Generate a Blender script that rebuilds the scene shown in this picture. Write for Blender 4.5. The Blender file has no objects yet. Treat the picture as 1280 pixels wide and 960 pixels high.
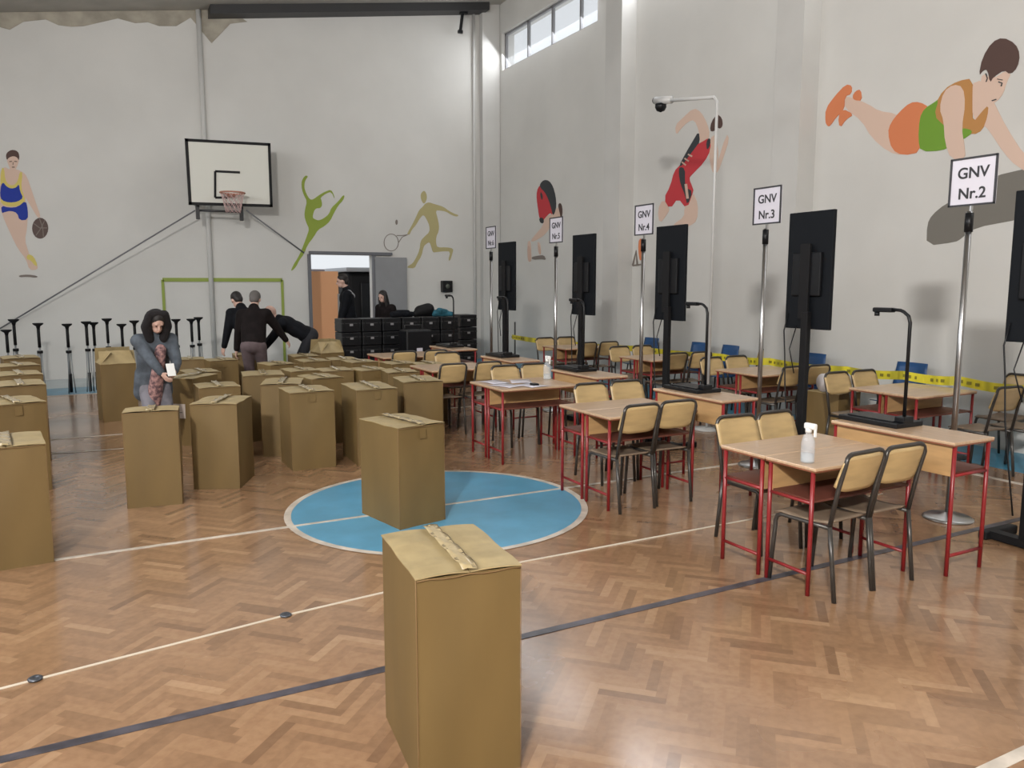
import bpy, bmesh, math, random
from mathutils import Vector, Matrix, Euler
import numpy as np
random.seed(7)
C = bpy.context.scene.collection
PI = math.pi
R = math.radians

# ---------------------------------------------------------------- camera numbers
F = 985.; CH = 1.7
PITCH = math.atan(125 / F); YAW = R(27.9)
fw = Vector((math.sin(YAW) * math.cos(PITCH), math.cos(YAW) * math.cos(PITCH), -math.sin(PITCH)))
rt = Vector((math.cos(YAW), -math.sin(YAW), 0)); upv = rt.cross(fw)
CAM = Vector((0, 0, CH))
def ray(x, y): return fw + rt * ((x - 640) / F) - upv * ((y - 480) / F)
def fl(x, y, z=0.0):
    r = ray(x, y); return CAM + r * ((z - CH) / r.z)
def atY(x, y, Y):
    r = ray(x, y); return CAM + r * (Y / r.y)
def atX(x, y, X):
    r = ray(x, y); return CAM + r * (X / r.x)

# ---------------------------------------------------------------- materials
MATS = {}
def mat(name, col, rough=0.5, metal=0.0, var=0.0, scale=8.0, col2=None, bump=0.0, spec=0.5, coat=0.0, trans=0.0, alpha=1.0, detail=3.0, stretch=None):
    if name in MATS: return MATS[name]
    m = bpy.data.materials.new(name); m.use_nodes = True
    nt = m.node_tree; b = nt.nodes['Principled BSDF']
    c = (*col, 1)
    b.inputs['Base Color'].default_value = c
    b.inputs['Roughness'].default_value = rough
    b.inputs['Metallic'].default_value = metal
    b.inputs['Specular IOR Level'].default_value = spec
    b.inputs['Coat Weight'].default_value = coat
    b.inputs['Transmission Weight'].default_value = trans
    b.inputs['Alpha'].default_value = alpha
    if var or col2 or bump:
        tc = nt.nodes.new('ShaderNodeTexCoord')
        n = nt.nodes.new('ShaderNodeTexNoise'); n.inputs['Scale'].default_value = scale; n.inputs['Detail'].default_value = detail
        src = tc.outputs['Object']
        if stretch:
            mp = nt.nodes.new('ShaderNodeMapping'); mp.inputs['Scale'].default_value = stretch
            nt.links.new(src, mp.inputs['Vector']); src = mp.outputs['Vector']
        nt.links.new(src, n.inputs['Vector'])
        if var or col2:
            rp = nt.nodes.new('ShaderNodeValToRGB')
            c2 = (*col2, 1) if col2 else (*[max(0, x * (1 - var)) for x in col], 1)
            c1 = c if col2 else (*[min(1, x * (1 + var * .6)) for x in col], 1)
            rp.color_ramp.elements[0].position = .36; rp.color_ramp.elements[0].color = c2
            rp.color_ramp.elements[1].position = .64; rp.color_ramp.elements[1].color = c1
            nt.links.new(n.outputs['Fac'], rp.inputs['Fac']); nt.links.new(rp.outputs['Color'], b.inputs['Base Color'])
        if bump:
            bp = nt.nodes.new('ShaderNodeBump'); bp.inputs['Strength'].default_value = bump; bp.inputs['Distance'].default_value = .01
            nt.links.new(n.outputs['Fac'], bp.inputs['Height']); nt.links.new(bp.outputs['Normal'], b.inputs['Normal'])
    MATS[name] = m; return m

WALL = mat('wall_paint', (.60, .592, .565), .75, var=.05, scale=.7, bump=.05, detail=6)
COLM = mat('column_paint', (.545, .54, .52), .75, var=.05, scale=1.2)
PLASTER = mat('rough_plaster', (.36, .33, .27), .9, var=.2, scale=4)
CEIL = mat('ceiling_sheet', (.42, .40, .36), .8, var=.1, scale=2)
DSTEEL = mat('dark_steel', (.05, .05, .052), .5, .4)
BLACK = mat('black_plastic', (.006, .0065, .008), .4, spec=.3)
BLACKM = mat('black_matt', (.007, .007, .008), .65, spec=.25)
SCREEN = mat('screen_back', (.006, .0075, .010), .6, spec=.15)
CHROME = mat('chrome', (.42, .42, .42), .28, 1.0)
PIPEW = mat('white_pipe', (.50, .50, .49), .35)
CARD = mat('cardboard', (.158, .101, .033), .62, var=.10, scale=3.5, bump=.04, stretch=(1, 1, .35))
CARDLIT = mat('cardboard_top_lit', (.37, .285, .145), .5, var=.14, scale=9, bump=.12)  # same cardboard as the sides; light on the tops put into the colour
CARDD = mat('cardboard_edge', (.20, .12, .05), .8)
TAPEC = mat('clear_tape', (.42, .33, .18), .16, var=.10, scale=30, bump=.25, coat=.3)
PAPER = mat('paper', (.62, .60, .67), .3)
LABELM = mat('box_label', (.52, .45, .40), .55)
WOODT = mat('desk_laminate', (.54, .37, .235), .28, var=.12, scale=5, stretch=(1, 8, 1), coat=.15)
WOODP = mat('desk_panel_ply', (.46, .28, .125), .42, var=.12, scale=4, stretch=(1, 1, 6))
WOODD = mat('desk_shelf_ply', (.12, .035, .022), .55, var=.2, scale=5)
WOODS = mat('desk_side_ply', (.26, .13, .055), .5, var=.2, scale=5)
EDGE = mat('desk_edge', (.22, .08, .04), .5)
REDT = mat('red_tube', (.23, .015, .017), .35, var=.1, scale=8)
CHPLY = mat('chair_ply', (.50, .355, .17), .38, var=.10, scale=5, stretch=(1, 1, 5))
SEATPLY = mat('seat_ply', (.22, .16, .11), .45, var=.2, scale=6)
CHTUBE = mat('chair_tube', (.055, .05, .045), .32, .35)
BLUEP = mat('blue_plastic', (.015, .07, .20), .4)
YTAPE = mat('caution_tape', (.78, .68, .04), .4, col2=(.45, .40, .03), scale=7, stretch=(1, 1, .2), detail=1)
WINF = mat('window_frame_metal', (.20, .20, .21), .5)
DOORG = mat('door_grey', (.25, .255, .265), .5, var=.06, scale=3)
GREEN = mat('goal_green', (.26, .33, .06), .6)
BRD = mat('board_white', (.66, .66, .60), .4)
RIM = mat('rim_orange', (.42, .19, .13), .5)
NETM = mat('net_string', (.60, .42, .40), .7)
SIGNF = mat('sign_frame', (.03, .03, .035), .5)
INK = mat('ink', (.03, .03, .035), .6)
BLINE = mat('court_line_dark', (.075, .07, .085), .3, var=.4, scale=12)
WLINE = mat('court_line_white', (.62, .55, .47), .3, var=.2, scale=9)
BFLOOR = mat('court_blue', (.10, .33, .50), .3, var=.10, scale=4)
BBORD = mat('border_blue', (.06, .26, .40), .3, var=.15, scale=3)
PBORD = mat('border_pale_reflection', (.42, .48, .50), .3, var=.1, scale=3)  # pale tone is the wall's reflection in the floor, put into colour
SKIN = mat('skin', (.56, .36, .29), .5)
HAIRD = mat('hair_dark', (.012, .009, .008), .6)
HAIRG = mat('hair_grey', (.10, .09, .085), .7)
JBLK = mat('jacket_black', (.005, .006, .009), .8, var=.3, scale=10, spec=.2)
JBRN = mat('jacket_dark_brown', (.009, .006, .006), .85, var=.3, scale=10, spec=.2)
HOOD = mat('hoodie_grey_blue', (.075, .09, .11), .85, var=.35, scale=9)
FUR = mat('hood_black_fur', (.008, .006, .007), .9, bump=.6, scale=60)
TRG = mat('trousers_grey', (.17, .165, .19), .85, var=.25, scale=10)
TRP = mat('trousers_purple_grey', (.11, .08, .085), .85, var=.2, scale=10)
TRB = mat('trousers_dark', (.012, .013, .018), .8)
SCARF = mat('scarf_pattern', (.42, .24, .22), .85, col2=(.09, .05, .06), scale=26)
WCOL = mat('collar_pale', (.42, .42, .44), .8)
SHOE = mat('shoe', (.02, .02, .022), .5)
TEAL = mat('teal_cloth', (.02, .12, .17), .8, var=.3, scale=12)
SALMON = mat('salmon_sheet', (.80, .40, .20), .6)
GROUND = mat('outside_concrete', (.55, .53, .50), .8, var=.1)
ROLLW = mat('roll_white', (.70, .66, .66), .5)
LIQ = mat('clear_plastic', (.75, .82, .9), .08, alpha=.26, coat=.5)
LIQW = mat('white_plastic', (.8, .8, .78), .35)

def glass_mat():
    m = bpy.data.materials.new('window_glass'); m.use_nodes = True
    nt = m.node_tree; b = nt.nodes['Principled BSDF']
    b.inputs['Base Color'].default_value = (.92, .96, 1, 1); b.inputs['Roughness'].default_value = .03
    b.inputs['Alpha'].default_value = .16
    return m
GLASS = glass_mat()

# ---------------------------------------------------------------- mesh builder
class MB:
    def __init__(s): s.v = []; s.f = []; s.sm = []
    def _add(s, vs, fs, smooth=False):
        o = len(s.v); s.v += [tuple(v) for v in vs]; s.f += [tuple(i + o for i in f) for f in fs]; s.sm += [smooth] * len(fs); return s
    def box(s, c, d, rz=0, rx=0, ry=0, bev=0):
        hx, hy, hz = d[0] / 2, d[1] / 2, d[2] / 2
        M = Matrix.Translation(Vector(c)) @ Euler((rx, ry, rz)).to_matrix().to_4x4()
        if bev <= 0:
            vs = [M @ Vector((x, y, z)) for z in (-hz, hz) for x, y in ((-hx, -hy), (hx, -hy), (hx, hy), (-hx, hy))]
            return s._add(vs, [(3, 2, 1, 0), (4, 5, 6, 7), (0, 1, 5, 4), (1, 2, 6, 5), (2, 3, 7, 6), (3, 0, 4, 7)])
        bm = bmesh.new(); bmesh.ops.create_cube(bm, size=1)
        for v in bm.verts: v.co = Vector((v.co.x * d[0], v.co.y * d[1], v.co.z * d[2]))
        bmesh.ops.bevel(bm, geom=bm.edges[:], offset=bev, segments=2, affect='EDGES', profile=.5)
        bm.verts.index_update()
        vs = [M @ v.co for v in bm.verts]; fs = [[v.index for v in f.verts] for f in bm.faces]; bm.free()
        return s._add(vs, fs)
    def tube(s, pts, r, n=8, cap=True):
        pts = [Vector(p) for p in pts]; rr = r if isinstance(r, (list, tuple)) else [r] * len(pts)
        vs = []; fs = []; prev = None
        for i, p in enumerate(pts):
            if i == 0: t = pts[1] - p
            elif i == len(pts) - 1: t = p - pts[i - 1]
            else: t = (pts[i + 1] - p).normalized() + (p - pts[i - 1]).normalized()
            t.normalize()
            if prev is None:
                a = Vector((0, 0, 1)) if abs(t.z) < .9 else Vector((1, 0, 0)); u = t.cross(a).normalized()
            else: u = (prev - t * prev.dot(t)).normalized()
            prev = u; w = t.cross(u)
            for k in range(n):
                an = 2 * PI * k / n; vs.append(p + (u * math.cos(an) + w * math.sin(an)) * rr[i])
        for i in range(len(pts) - 1):
            for k in range(n):
                a = i * n + k; b = i * n + (k + 1) % n; fs.append((a, b, b + n, a + n))
        if cap: fs.append(tuple(range(n - 1, -1, -1))); fs.append(tuple(range((len(pts) - 1) * n, len(pts) * n)))
        return s._add(vs, fs, True)
    def lathe(s, prof, c=(0, 0, 0), n=20):
        vs = []; fs = []
        for (r, z) in prof:
            for k in range(n):
                a = 2 * PI * k / n; vs.append((c[0] + r * math.cos(a), c[1] + r * math.sin(a), c[2] + z))
        for i in range(len(prof) - 1):
            for k in range(n):
                a = i * n + k; b = i * n + (k + 1) % n; fs.append((a, b, b + n, a + n))
        fs.append(tuple(range(n - 1, -1, -1))); fs.append(tuple(range((len(prof) - 1) * n, len(prof) * n)))
        return s._add(vs, fs, True)
    def poly(s, pts, off):
        """extruded polygon: pts 3-D, off a vector"""
        n = len(pts); off = Vector(off); vs = [Vector(p) for p in pts] + [Vector(p) + off for p in pts]
        return s._add(vs, [tuple(range(n)), tuple(range(2 * n - 1, n - 1, -1))] + [(i, i + n, (i + 1) % n + n, (i + 1) % n) for i in range(n)])
    def grid(s, fn, nu, nv, th=None, smooth=True):
        vs = [Vector(fn(i / nu, j / nv)) for j in range(nv + 1) for i in range(nu + 1)]
        fs = [(j * (nu + 1) + i, j * (nu + 1) + i + 1, (j + 1) * (nu + 1) + i + 1, (j + 1) * (nu + 1) + i) for j in range(nv) for i in range(nu)]
        if th:
            th = Vector(th); N = len(vs); vs = vs + [v + th for v in vs]
            fs2 = [tuple(k + N for k in f[::-1]) for f in fs]
            rim = [i for i in range(nu + 1)] + [j * (nu + 1) + nu for j in range(1, nv + 1)] + [nv * (nu + 1) + i for i in range(nu - 1, -1, -1)] + [j * (nu + 1) for j in range(nv - 1, 0, -1)]
            fs = fs + fs2 + [(rim[k], rim[k] + N, rim[(k + 1) % len(rim)] + N, rim[(k + 1) % len(rim)]) for k in range(len(rim))]
        return s._add(vs, fs, smooth)
    def mesh(s, name):
        me = bpy.data.meshes.new(name); me.from_pydata(s.v, [], s.f)
        me.polygons.foreach_set('use_smooth', s.sm)
        bm = bmesh.new(); bm.from_mesh(me); bmesh.ops.recalc_face_normals(bm, faces=bm.faces[:]); bm.to_mesh(me); bm.free()
        me.update(); return me
    def build(s, name, m, parent=None, loc=None, mods=None):
        o = bpy.data.objects.new(name, s.mesh(name)); C.objects.link(o)
        o.data.materials.append(m)
        if parent is not None: o.parent = parent
        if loc is not None: o.location = loc
        if any(s.sm) and not all(s.sm):
            pass
        return o

def tag(o, label, cat, group=None):
    o['label'] = label; o['category'] = cat
    if group: o['group'] = group
    return o
def thing(name, label, cat, loc=(0, 0, 0), rz=0, group=None):
    o = bpy.data.objects.new(name, None); C.objects.link(o); o.empty_display_size = .1
    o.location = loc; o.rotation_euler = (0, 0, rz); return tag(o, label, cat, group)
def struct(o): o['kind'] = 'structure'; return o
CH_OF = {}
def kids(o): return [c for c in bpy.data.objects if c.parent == o]
def copy_tree(o, parent=None):
    c = o.copy(); C.objects.link(c); c.parent = parent
    for ch in kids(o): copy_tree(ch, c)
    return c
def put(proto, used, loc, rz, label, group=None, sc=1):
    r = proto if not used.get(id(proto)) else copy_tree(proto)
    used[id(proto)] = True
    r.location = loc; r.rotation_euler = (0, 0, rz); r['label'] = label
    if sc != 1: r.scale = (sc, sc, sc) if not isinstance(sc, tuple) else sc
    if group: r['group'] = group
    return r
USED = {}
def arc(c, r, a0, a1, n, ax=('x', 'z')):
    out = []
    for i in range(n + 1):
        a = a0 + (a1 - a0) * i / n; p = [c[0], c[1], c[2]]
        p['xyz'.index(ax[0])] += r * math.cos(a); p['xyz'.index(ax[1])] += r * math.sin(a); out.append(tuple(p))
    return out

# ================================================================ SETTING
XW, YW, XL, YB = 8.2, 16.2, -3.7, -5.2
def ceilz(x): return 7.72 + (x - XW) * .165
# floor of herringbone planks (laid at 45 degrees)
def floor_mesh():
    W = .047; n = 6; me_v = []; cols = []
    c45 = math.cos(R(45)); N = 240
    rng = np.random.RandomState(3)
    V = []; K = []
    for a in range(-440, 440):
        for b in range(-60, 61):
            ox = a + n * b; oy = a - n * b
            for (x0, y0, x1, y1, k) in ((ox, oy, ox + n, oy + 1, 0), (ox, oy + 1, ox + 1, oy + n + 1, 1)):
                cx = (x0 + x1) / 2 * W; cy = (y0 + y1) / 2 * W
                wx = (cx - cy) * c45 + 2; wy = (cx + cy) * c45 + 6
                if XL < wx < XW + .1 and -1.2 < wy < YW + .05:
                    V.append((x0 * W, y0 * W, x1 * W, y1 * W)); K.append(k)
    V = np.array(V); m = len(V)
    q = np.stack([V[:, [0, 1]], V[:, [2, 1]], V[:, [2, 3]], V[:, [0, 3]]], 1)
    wx = (q[..., 0] - q[..., 1]) * c45 + 2; wy = (q[..., 0] + q[..., 1]) * c45 + 6
    co = np.stack([wx, wy, np.zeros_like(wx)], -1).reshape(-1, 3)
    me = bpy.data.meshes.new('floor'); me.vertices.add(m * 4); me.vertices.foreach_set('co', co.ravel())
    me.loops.add(m * 4); me.loops.foreach_set('vertex_index', np.arange(m * 4)); me.polygons.add(m)
    me.polygons.foreach_set('loop_start', np.arange(m) * 4); me.update(calc_edges=True)
    at = me.attributes.new('plank', 'FLOAT_COLOR', 'FACE')
    t = rng.rand(m); g = rng.rand(m); cl = np.stack([t, g, np.array(K) * 1.0, np.ones(m)], -1)
    at.data.foreach_set('color', cl.ravel())
    return me
def floor_mat():
    m = bpy.data.materials.new('herringbone_parquet'); m.use_nodes = True; nt = m.node_tree; b = nt.nodes['Principled BSDF']
    L = nt.links.new; N = nt.nodes.new
    a = N('ShaderNodeAttribute'); a.attribute_name = 'plank'
    sp = N('ShaderNodeSeparateColor'); L(a.outputs['Color'], sp.inputs[0])
    rp = N('ShaderNodeValToRGB'); e = rp.color_ramp.elements
    e[0].position = 0; e[0].color = (.235, .135, .075, 1); e[1].position = 1; e[1].color = (.45, .285, .165, 1)
    x = e.new(.12); x.color = (.30, .177, .098, 1); x = e.new(.6); x.color = (.35, .207, .115, 1); x = e.new(.9); x.color = (.385, .232, .13, 1)
    L(sp.outputs[0], rp.inputs[0])
    tc = N('ShaderNodeTexCoord')
    n1 = N('ShaderNodeTexNoise'); n1.inputs['Scale'].default_value = .8; n1.inputs['Detail'].default_value = 5; L(tc.outputs['Object'], n1.inputs['Vector'])
    n2 = N('ShaderNodeTexNoise'); n2.inputs['Scale'].default_value = 26; n2.inputs['Detail'].default_value = 4; L(tc.outputs['Object'], n2.inputs['Vector'])
    mx = N('ShaderNodeMix'); mx.data_type = 'RGBA'; mx.blend_type = 'MULTIPLY'; mx.inputs[0].default_value = .5
    L(rp.outputs[0], mx.inputs[6])
    r2 = N('ShaderNodeValToRGB'); r2.color_ramp.elements[0].position = .3; r2.color_ramp.elements[0].color = (.72, .66, .62, 1)
    r2.color_ramp.elements[1].position = .7; r2.color_ramp.elements[1].color = (1.1, 1.1, 1.1, 1)
    L(n1.outputs['Fac'], r2.inputs[0]); L(r2.outputs[0], mx.inputs[7])
    mx2 = N('ShaderNodeMix'); mx2.data_type = 'RGBA'; mx2.blend_type = 'MULTIPLY'; mx2.inputs[0].default_value = .5
    r3 = N('ShaderNodeValToRGB'); r3.color_ramp.elements[0].position = .35; r3.color_ramp.elements[0].color = (.75, .72, .7, 1); r3.color_ramp.elements[1].position = .6
    L(n2.outputs['Fac'], r3.inputs[0]); L(mx.outputs[2], mx2.inputs[6]); L(r3.outputs[0], mx2.inputs[7])
    L(mx2.outputs[2], b.inputs['Base Color'])
    mr = N('ShaderNodeMapRange'); mr.inputs[1].default_value = .3; mr.inputs[2].default_value = .7; mr.inputs[3].default_value = .14; mr.inputs[4].default_value = .32
    L(n1.outputs['Fac'], mr.inputs[0]); L(mr.outputs[0], b.inputs['Roughness'])
    bp = N('ShaderNodeBump'); bp.inputs['Strength'].default_value = .05; bp.inputs['Distance'].default_value = .01
    ad = N('ShaderNodeMath'); ad.operation = 'ADD'; L(sp.outputs[1], ad.inputs[0]); L(n2.outputs['Fac'], ad.inputs[1]); L(ad.outputs[0], bp.inputs['Height']); L(bp.outputs[0], b.inputs['Normal'])
    b.inputs['Coat Weight'].default_value = .4; b.inputs['Coat Roughness'].default_value = .14
    return m
fo = bpy.data.objects.new('floor', floor_mesh()); C.objects.link(fo); fo.data.materials.append(floor_mat()); struct(fo)
struct(MB().box(((XL + XW) / 2, (YB + YW) / 2, -.06), (XW - XL + .4, YW - YB + .4, .1)).build('floor', mat('floor_base', (.2, .11, .05), .5)))

def flat(name, pts, m, z=.0, t=.002):
    o = MB().poly([(p[0], p[1], z) for p in pts], (0, 0, t)).build(name, m); return struct(o)
def line(name, a, b, w, m, z=0., t=.003):
    a = Vector((a[0], a[1], 0)); b = Vector((b[0], b[1], 0)); d = (b - a).normalized(); n = Vector((-d.y, d.x, 0)) * w / 2
    return flat(name, [a + n, a - n, b - n, b + n], m, z, t)
# floor paint, plus a pale painted-in reflection by the far wall
CC = (2.27, 5.5); CR = 1.12
flat('trim_1', [(CC[0] + CR * math.cos(t * PI / 36), CC[1] + CR * math.sin(t * PI / 36)) for t in range(72)], BFLOOR, .001, .002)
ring = MB()
rp_ = [(CC[0] + r * math.cos(t * PI / 36), CC[1] + r * math.sin(t * PI / 36), z) for (r, z) in ((CR - .02, .004), (CR + .03, .004)) for t in range(72)]
ring._add(rp_, [(t, (t + 1) % 72, 72 + (t + 1) % 72, 72 + t) for t in range(72)])
struct(ring.build('trim_2', WLINE))
line('trim_3', (XL, 5.49), (6.9, 5.49), .035, WLINE, .001, .004)
line('trim_4', (XL, 3.2), (XW, 3.19), .05, BLINE, .001, .002)
line('trim_5', (XL, 1.5), (XW, 1.5), .05, WLINE, .001, .002)
line('trim_6', (XL, 9.9), (6.9, 9.9), .04, WLINE, .001, .002)
line('trim_7', (6.93, -1), (6.93, 13.8), .06, WLINE, .001, .003)
line('trim_8', (XL, 13.83), (6.93, 13.83), .06, WLINE, .001, .003)
flat('trim_9', [(7.35, -1.2), (XW, -1.2), (XW, YW), (7.35, YW)], BBORD, .001, .002)
flat('trim_10', [(XL, 13.9), (7.35, 13.9), (7.35, 14.8), (XL, 14.8)], BBORD, .001, .002)
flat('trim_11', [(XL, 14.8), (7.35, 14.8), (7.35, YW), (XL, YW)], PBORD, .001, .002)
# two thin worn strips (arc of the handball area)
arcp = [(.2 + 3.2 * math.cos(t), 12.2 + 3.2 * math.sin(t)) for t in [R(a) for a in range(190, 352, 4)]]
am = MB()
for i in range(len(arcp) - 1):
    a = Vector((*arcp[i], 0)); b = Vector((*arcp[i + 1], 0)); d = (b - a).normalized(); n = Vector((-d.y, d.x, 0)) * .016
    am._add([a + n + Vector((0, 0, .004)), a - n + Vector((0, 0, .004)), b - n + Vector((0, 0, .004)), b + n + Vector((0, 0, .004))], [(0, 1, 2, 3)])
struct(am.build('trim_12', WLINE))
# long thin taped seam with floor sockets
seam_pts = [fl(0, 862), fl(357, 770), fl(468, 744), fl(653, 703), fl(840, 668), fl(953, 647)]
sm_ = MB(); sm_.tube([(-1.5, 3.68, .003)] + [(p.x, p.y, .003) for p in seam_pts] + [(5.6, 4.12, .003)], .006, 6)
tag(sm_.build('floor_cable', mat('cable_pale', (.62, .55, .45), .3)), 'thin pale cable taped in one long line across the parquet floor', 'cable')
for (px_, py_, lab) in ((44, 850, 'round metal floor socket on the pale cable near the left edge'), (357, 770, 'round metal floor socket on the pale cable, left of the nearest box')):
    p = fl(px_, py_); tag(MB().lathe([(.03, 0), (.03, .006), (.024, .010), (.010, .010), (.008, .007)], n=20).build('floor_socket', mat('socket_metal', (.10, .11, .13), .35, .6), None, (p.x, p.y, .003)), lab, 'floor socket')
# walls
dx0, dx1, dz = 3.95, 5.28, 2.3
def wallpart(name, quads, m=WALL):
    b = MB()
    for c, d in quads: b.box(c, d)
    return struct(b.build(name, m))
th = .3; HT = 8.2
wallpart('wall_far', [(((XL + dx0) / 2, YW + th / 2, HT / 2), (dx0 - XL, th, HT)), (((dx1 + XW) / 2 + .15, YW + th / 2, HT / 2), (XW - dx1 + .3, th, HT)), (((dx0 + dx1) / 2, YW + th / 2, (HT + dz) / 2), (dx1 - dx0, th, HT - dz))])
WZ0, WZ1 = 6.32, 7.1
wins = [(12.25, 15.95), (7.85, 11.0), (4.0, 7.1), (.1, 3.2)]
q = [((XW + th / 2, (YB + YW) / 2, WZ0 / 2), (th, YW - YB + .6, WZ0)), ((XW + th / 2, (YB + YW) / 2, (HT + WZ1) / 2), (th, YW - YB + .6, HT - WZ1))]
ys = [YB] + [v for w in sorted(wins) for v in w] + [YW]
for i in range(0, len(ys), 2): q.append(((XW + th / 2, (ys[i] + ys[i + 1]) / 2, (WZ0 + WZ1) / 2), (th, ys[i + 1] - ys[i], WZ1 - WZ0)))
wallpart('wall_right', q)
wallpart('wall_back', [(((XL + XW) / 2, YB - th / 2, HT / 2), (XW - XL + .6, th, HT))])
# left wall with a row of high windows
LW = [(-4.6, -2.4), (-.6, 2.6), (4.2, 7.4), (9.0, 12.2)]; LZ0, LZ1 = 3.5, 5.5
q = [((XL - th / 2, (YB + YW) / 2, LZ0 / 2), (th, YW - YB + .6, LZ0)), ((XL - th / 2, (YB + YW) / 2, (HT + LZ1) / 2), (th, YW - YB + .6, HT - LZ1))]
ys = [YB] + [v for w in LW for v in w] + [YW]
for i in range(0, len(ys), 2): q.append(((XL - th / 2, (ys[i] + ys[i + 1]) / 2, (LZ0 + LZ1) / 2), (th, ys[i + 1] - ys[i], LZ1 - LZ0)))
wallpart('wall_left', q)
# ceiling (single slope)
cb = MB(); cb._add([(XL - .3, YB - .3, ceilz(XL - .3)), (XW + .3, YB - .3, ceilz(XW + .3)), (XW + .3, YW + .3, ceilz(XW + .3)), (XL - .3, YW + .3, ceilz(XL - .3)),
     (XL - .3, YB - .3, 8.4), (XW + .3, YB - .3, 8.4), (XW + .3, YW + .3, 8.4), (XL - .3, YW + .3, 8.4)], [(0, 1, 2, 3), (7, 6, 5, 4), (0, 4, 5, 1), (1, 5, 6, 2), (2, 6, 7, 3), (3, 7, 4, 0)])
struct(cb.build('ceiling', CEIL))
# roof beam along the far wall
def slope_beam(x0, x1, y0, y1, drop, up=0):
    b = MB(); vs = []
    for x in (x0, x1):
        for y, z in ((y0, -drop), (y1, -drop), (y1, up), (y0, up)): vs.append((x, y, ceilz(x) + z))
    b._add(vs, [(0, 1, 2, 3), (7, 6, 5, 4), (0, 4, 5, 1), (1, 5, 6, 2), (2, 6, 7, 3), (3, 7, 4, 0)]); return b
struct(slope_beam(2.2, 7.85, YW - .35, YW, .16).build('trim_13', DSTEEL))
# crumbling plaster edge under the roof at the top left
pts = []; random.seed(5)
top = [(x, ceilz(x) + .02) for x in (XL, 2.55)]
low = []
x = 2.9
while x > XL:
    low.append((x, ceilz(x) - .12 - random.random() * .16 - (.35 if 1.95 < x < 2.25 else 0))); x -= .16 + random.random() * .2
struct(MB().poly([(p[0], YW - .012, p[1]) for p in [top[0], top[1]] + low + [(XL, ceilz(XL) - .25)]], (0, .012, 0)).build('trim_14', PLASTER))
# pilasters
XC = 7.9
for i, (y0, y1) in enumerate([(11.09, 11.55), (7.28, 7.72), (3.3, 3.74), (-.5, -.06)]):
    struct(MB().box(((XC + XW) / 2, (y0 + y1) / 2, 3.95), (XW - XC, y1 - y0, 7.9)).build('trim_%d' % (15 + i), COLM))
struct(MB().box((7.98, YW - .08, 3.9), (.42, .16, 7.8)).build('trim_19', COLM))
# pipes painted with the wall
struct(MB().tube([(2.03, YW - .03, 0), (2.03, YW - .03, ceilz(2.03))], .045, 10).build('trim_20', COLM))
struct(MB().tube([(7.62, YW - .03, 0), (7.62, YW - .03, ceilz(7.62))], .03, 10).build('trim_21', COLM))
# hanging dark bracket at the beam
tag(MB().box((7.25, YW - .22, 7.2), (.05, .05, .42), ry=.15).box((7.3, YW - .22, 7.42), (.16, .08, .1)).box((7.22, YW - .22, 7.0), (.1, .06, .06)).build('roof_bracket', BLACK), 'short black bracket hanging from the roof beam near the far corner', 'bracket')
# windows
def window(n, X, y0, y1, z0, z1, mull, side):
    b = MB(); f = .045; d = .06
    xx = X + side * .1
    b.box((xx, (y0 + y1) / 2, z0 + f / 2), (d, y1 - y0, f)); b.box((xx, (y0 + y1) / 2, z1 - f / 2), (d, y1 - y0, f))
    for y in [y0 + f / 2, y1 - f / 2] + mull: b.box((xx, y, (z0 + z1) / 2), (d, f, z1 - z0))
    o = struct(b.build('window_%d' % n, WINF))
    g = MB().box((xx, (y0 + y1) / 2, (z0 + z1) / 2), (.008, y1 - y0 - .02, z1 - z0 - .02)).build('pane', GLASS, o)
window(1, XW, 12.25, 15.95, WZ0, WZ1, [atX(x, 60, XW).y for x in (656, 686, 721)], 1)
window(2, XW, 7.85, 11.0, WZ0, WZ1, [8.65, 9.43, 10.2], 1)
window(3, XW, 4.0, 7.1, WZ0, WZ1, [4.8, 5.55, 6.3], 1)
window(4, XW, .1, 3.2, WZ0, WZ1, [.9, 1.65, 2.4], 1)
for i, (a, b_) in enumerate(LW): window(5 + i, XL, a, b_, LZ0, LZ1, [a + (b_ - a) / 3, a + 2 * (b_ - a) / 3], -1)
# door: frame, closed leaf
db = MB(); fz = dz
for x in (dx0 - .03, dx1 + .0): db.box((x, YW - .01, fz / 2), (.06, .1, fz))
db.box(((dx0 + dx1) / 2 + .18, YW - .02, fz + .03), (dx1 - dx0 + .42, .12, .06))
d1 = struct(db.build('door_1', mat('door_frame', (.13, .135, .15), .5)))
lf = MB().box((5.645, YW - .04, 1.13), (.70, .045, 2.26)).build('leaf', DOORG, d1)
MB().box((5.36, YW - .085, 1.05), (.03, .05, .14)).tube([(5.36, YW - .11, 1.1), (5.46, YW - .11, 1.1)], .01, 8).build('handle', DSTEEL, lf)
# baseboard on far wall is a thin dark joint
# outside the door
struct(MB().box((4.5, 21, -.12), (14, 9.2, .2)).build('ground', GROUND))
o = thing('salmon_screen', 'salmon orange sheet panel standing outside the open door', 'panel', (4.62, 17.6, -.02))
MB().box((-.15, 0, 1.05), (.85, .05, 1.9)).build('sheet', SALMON, o)
MB().box((.33, 0, .85), (.16, .06, 1.3)).build('post', mat('post_grey', (.3, .29, .28), .6), o)
MB().box((-.15, 0, .05), (.95, .3, .1)).build('base', GROUND, o)
o = thing('parked_van', 'dark open-backed van parked outside the door', 'van', (6.55, 19.4, -.02))
vb = MB(); vb.box((0, 0, 1.15), (2.3, 1.7, 1.7), bev=.1); vb.build('body', BLACKM, o)
MB().box((0, -.1, 2.06), (2.5, 2.0, .1), bev=.03).build('roof', mat('van_roof', (.45, .46, .48), .5), o)
MB().box((0, -.88, 1.3), (1.7, .04, .9), bev=.02).build('rear_window', BLACK, o)
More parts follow.
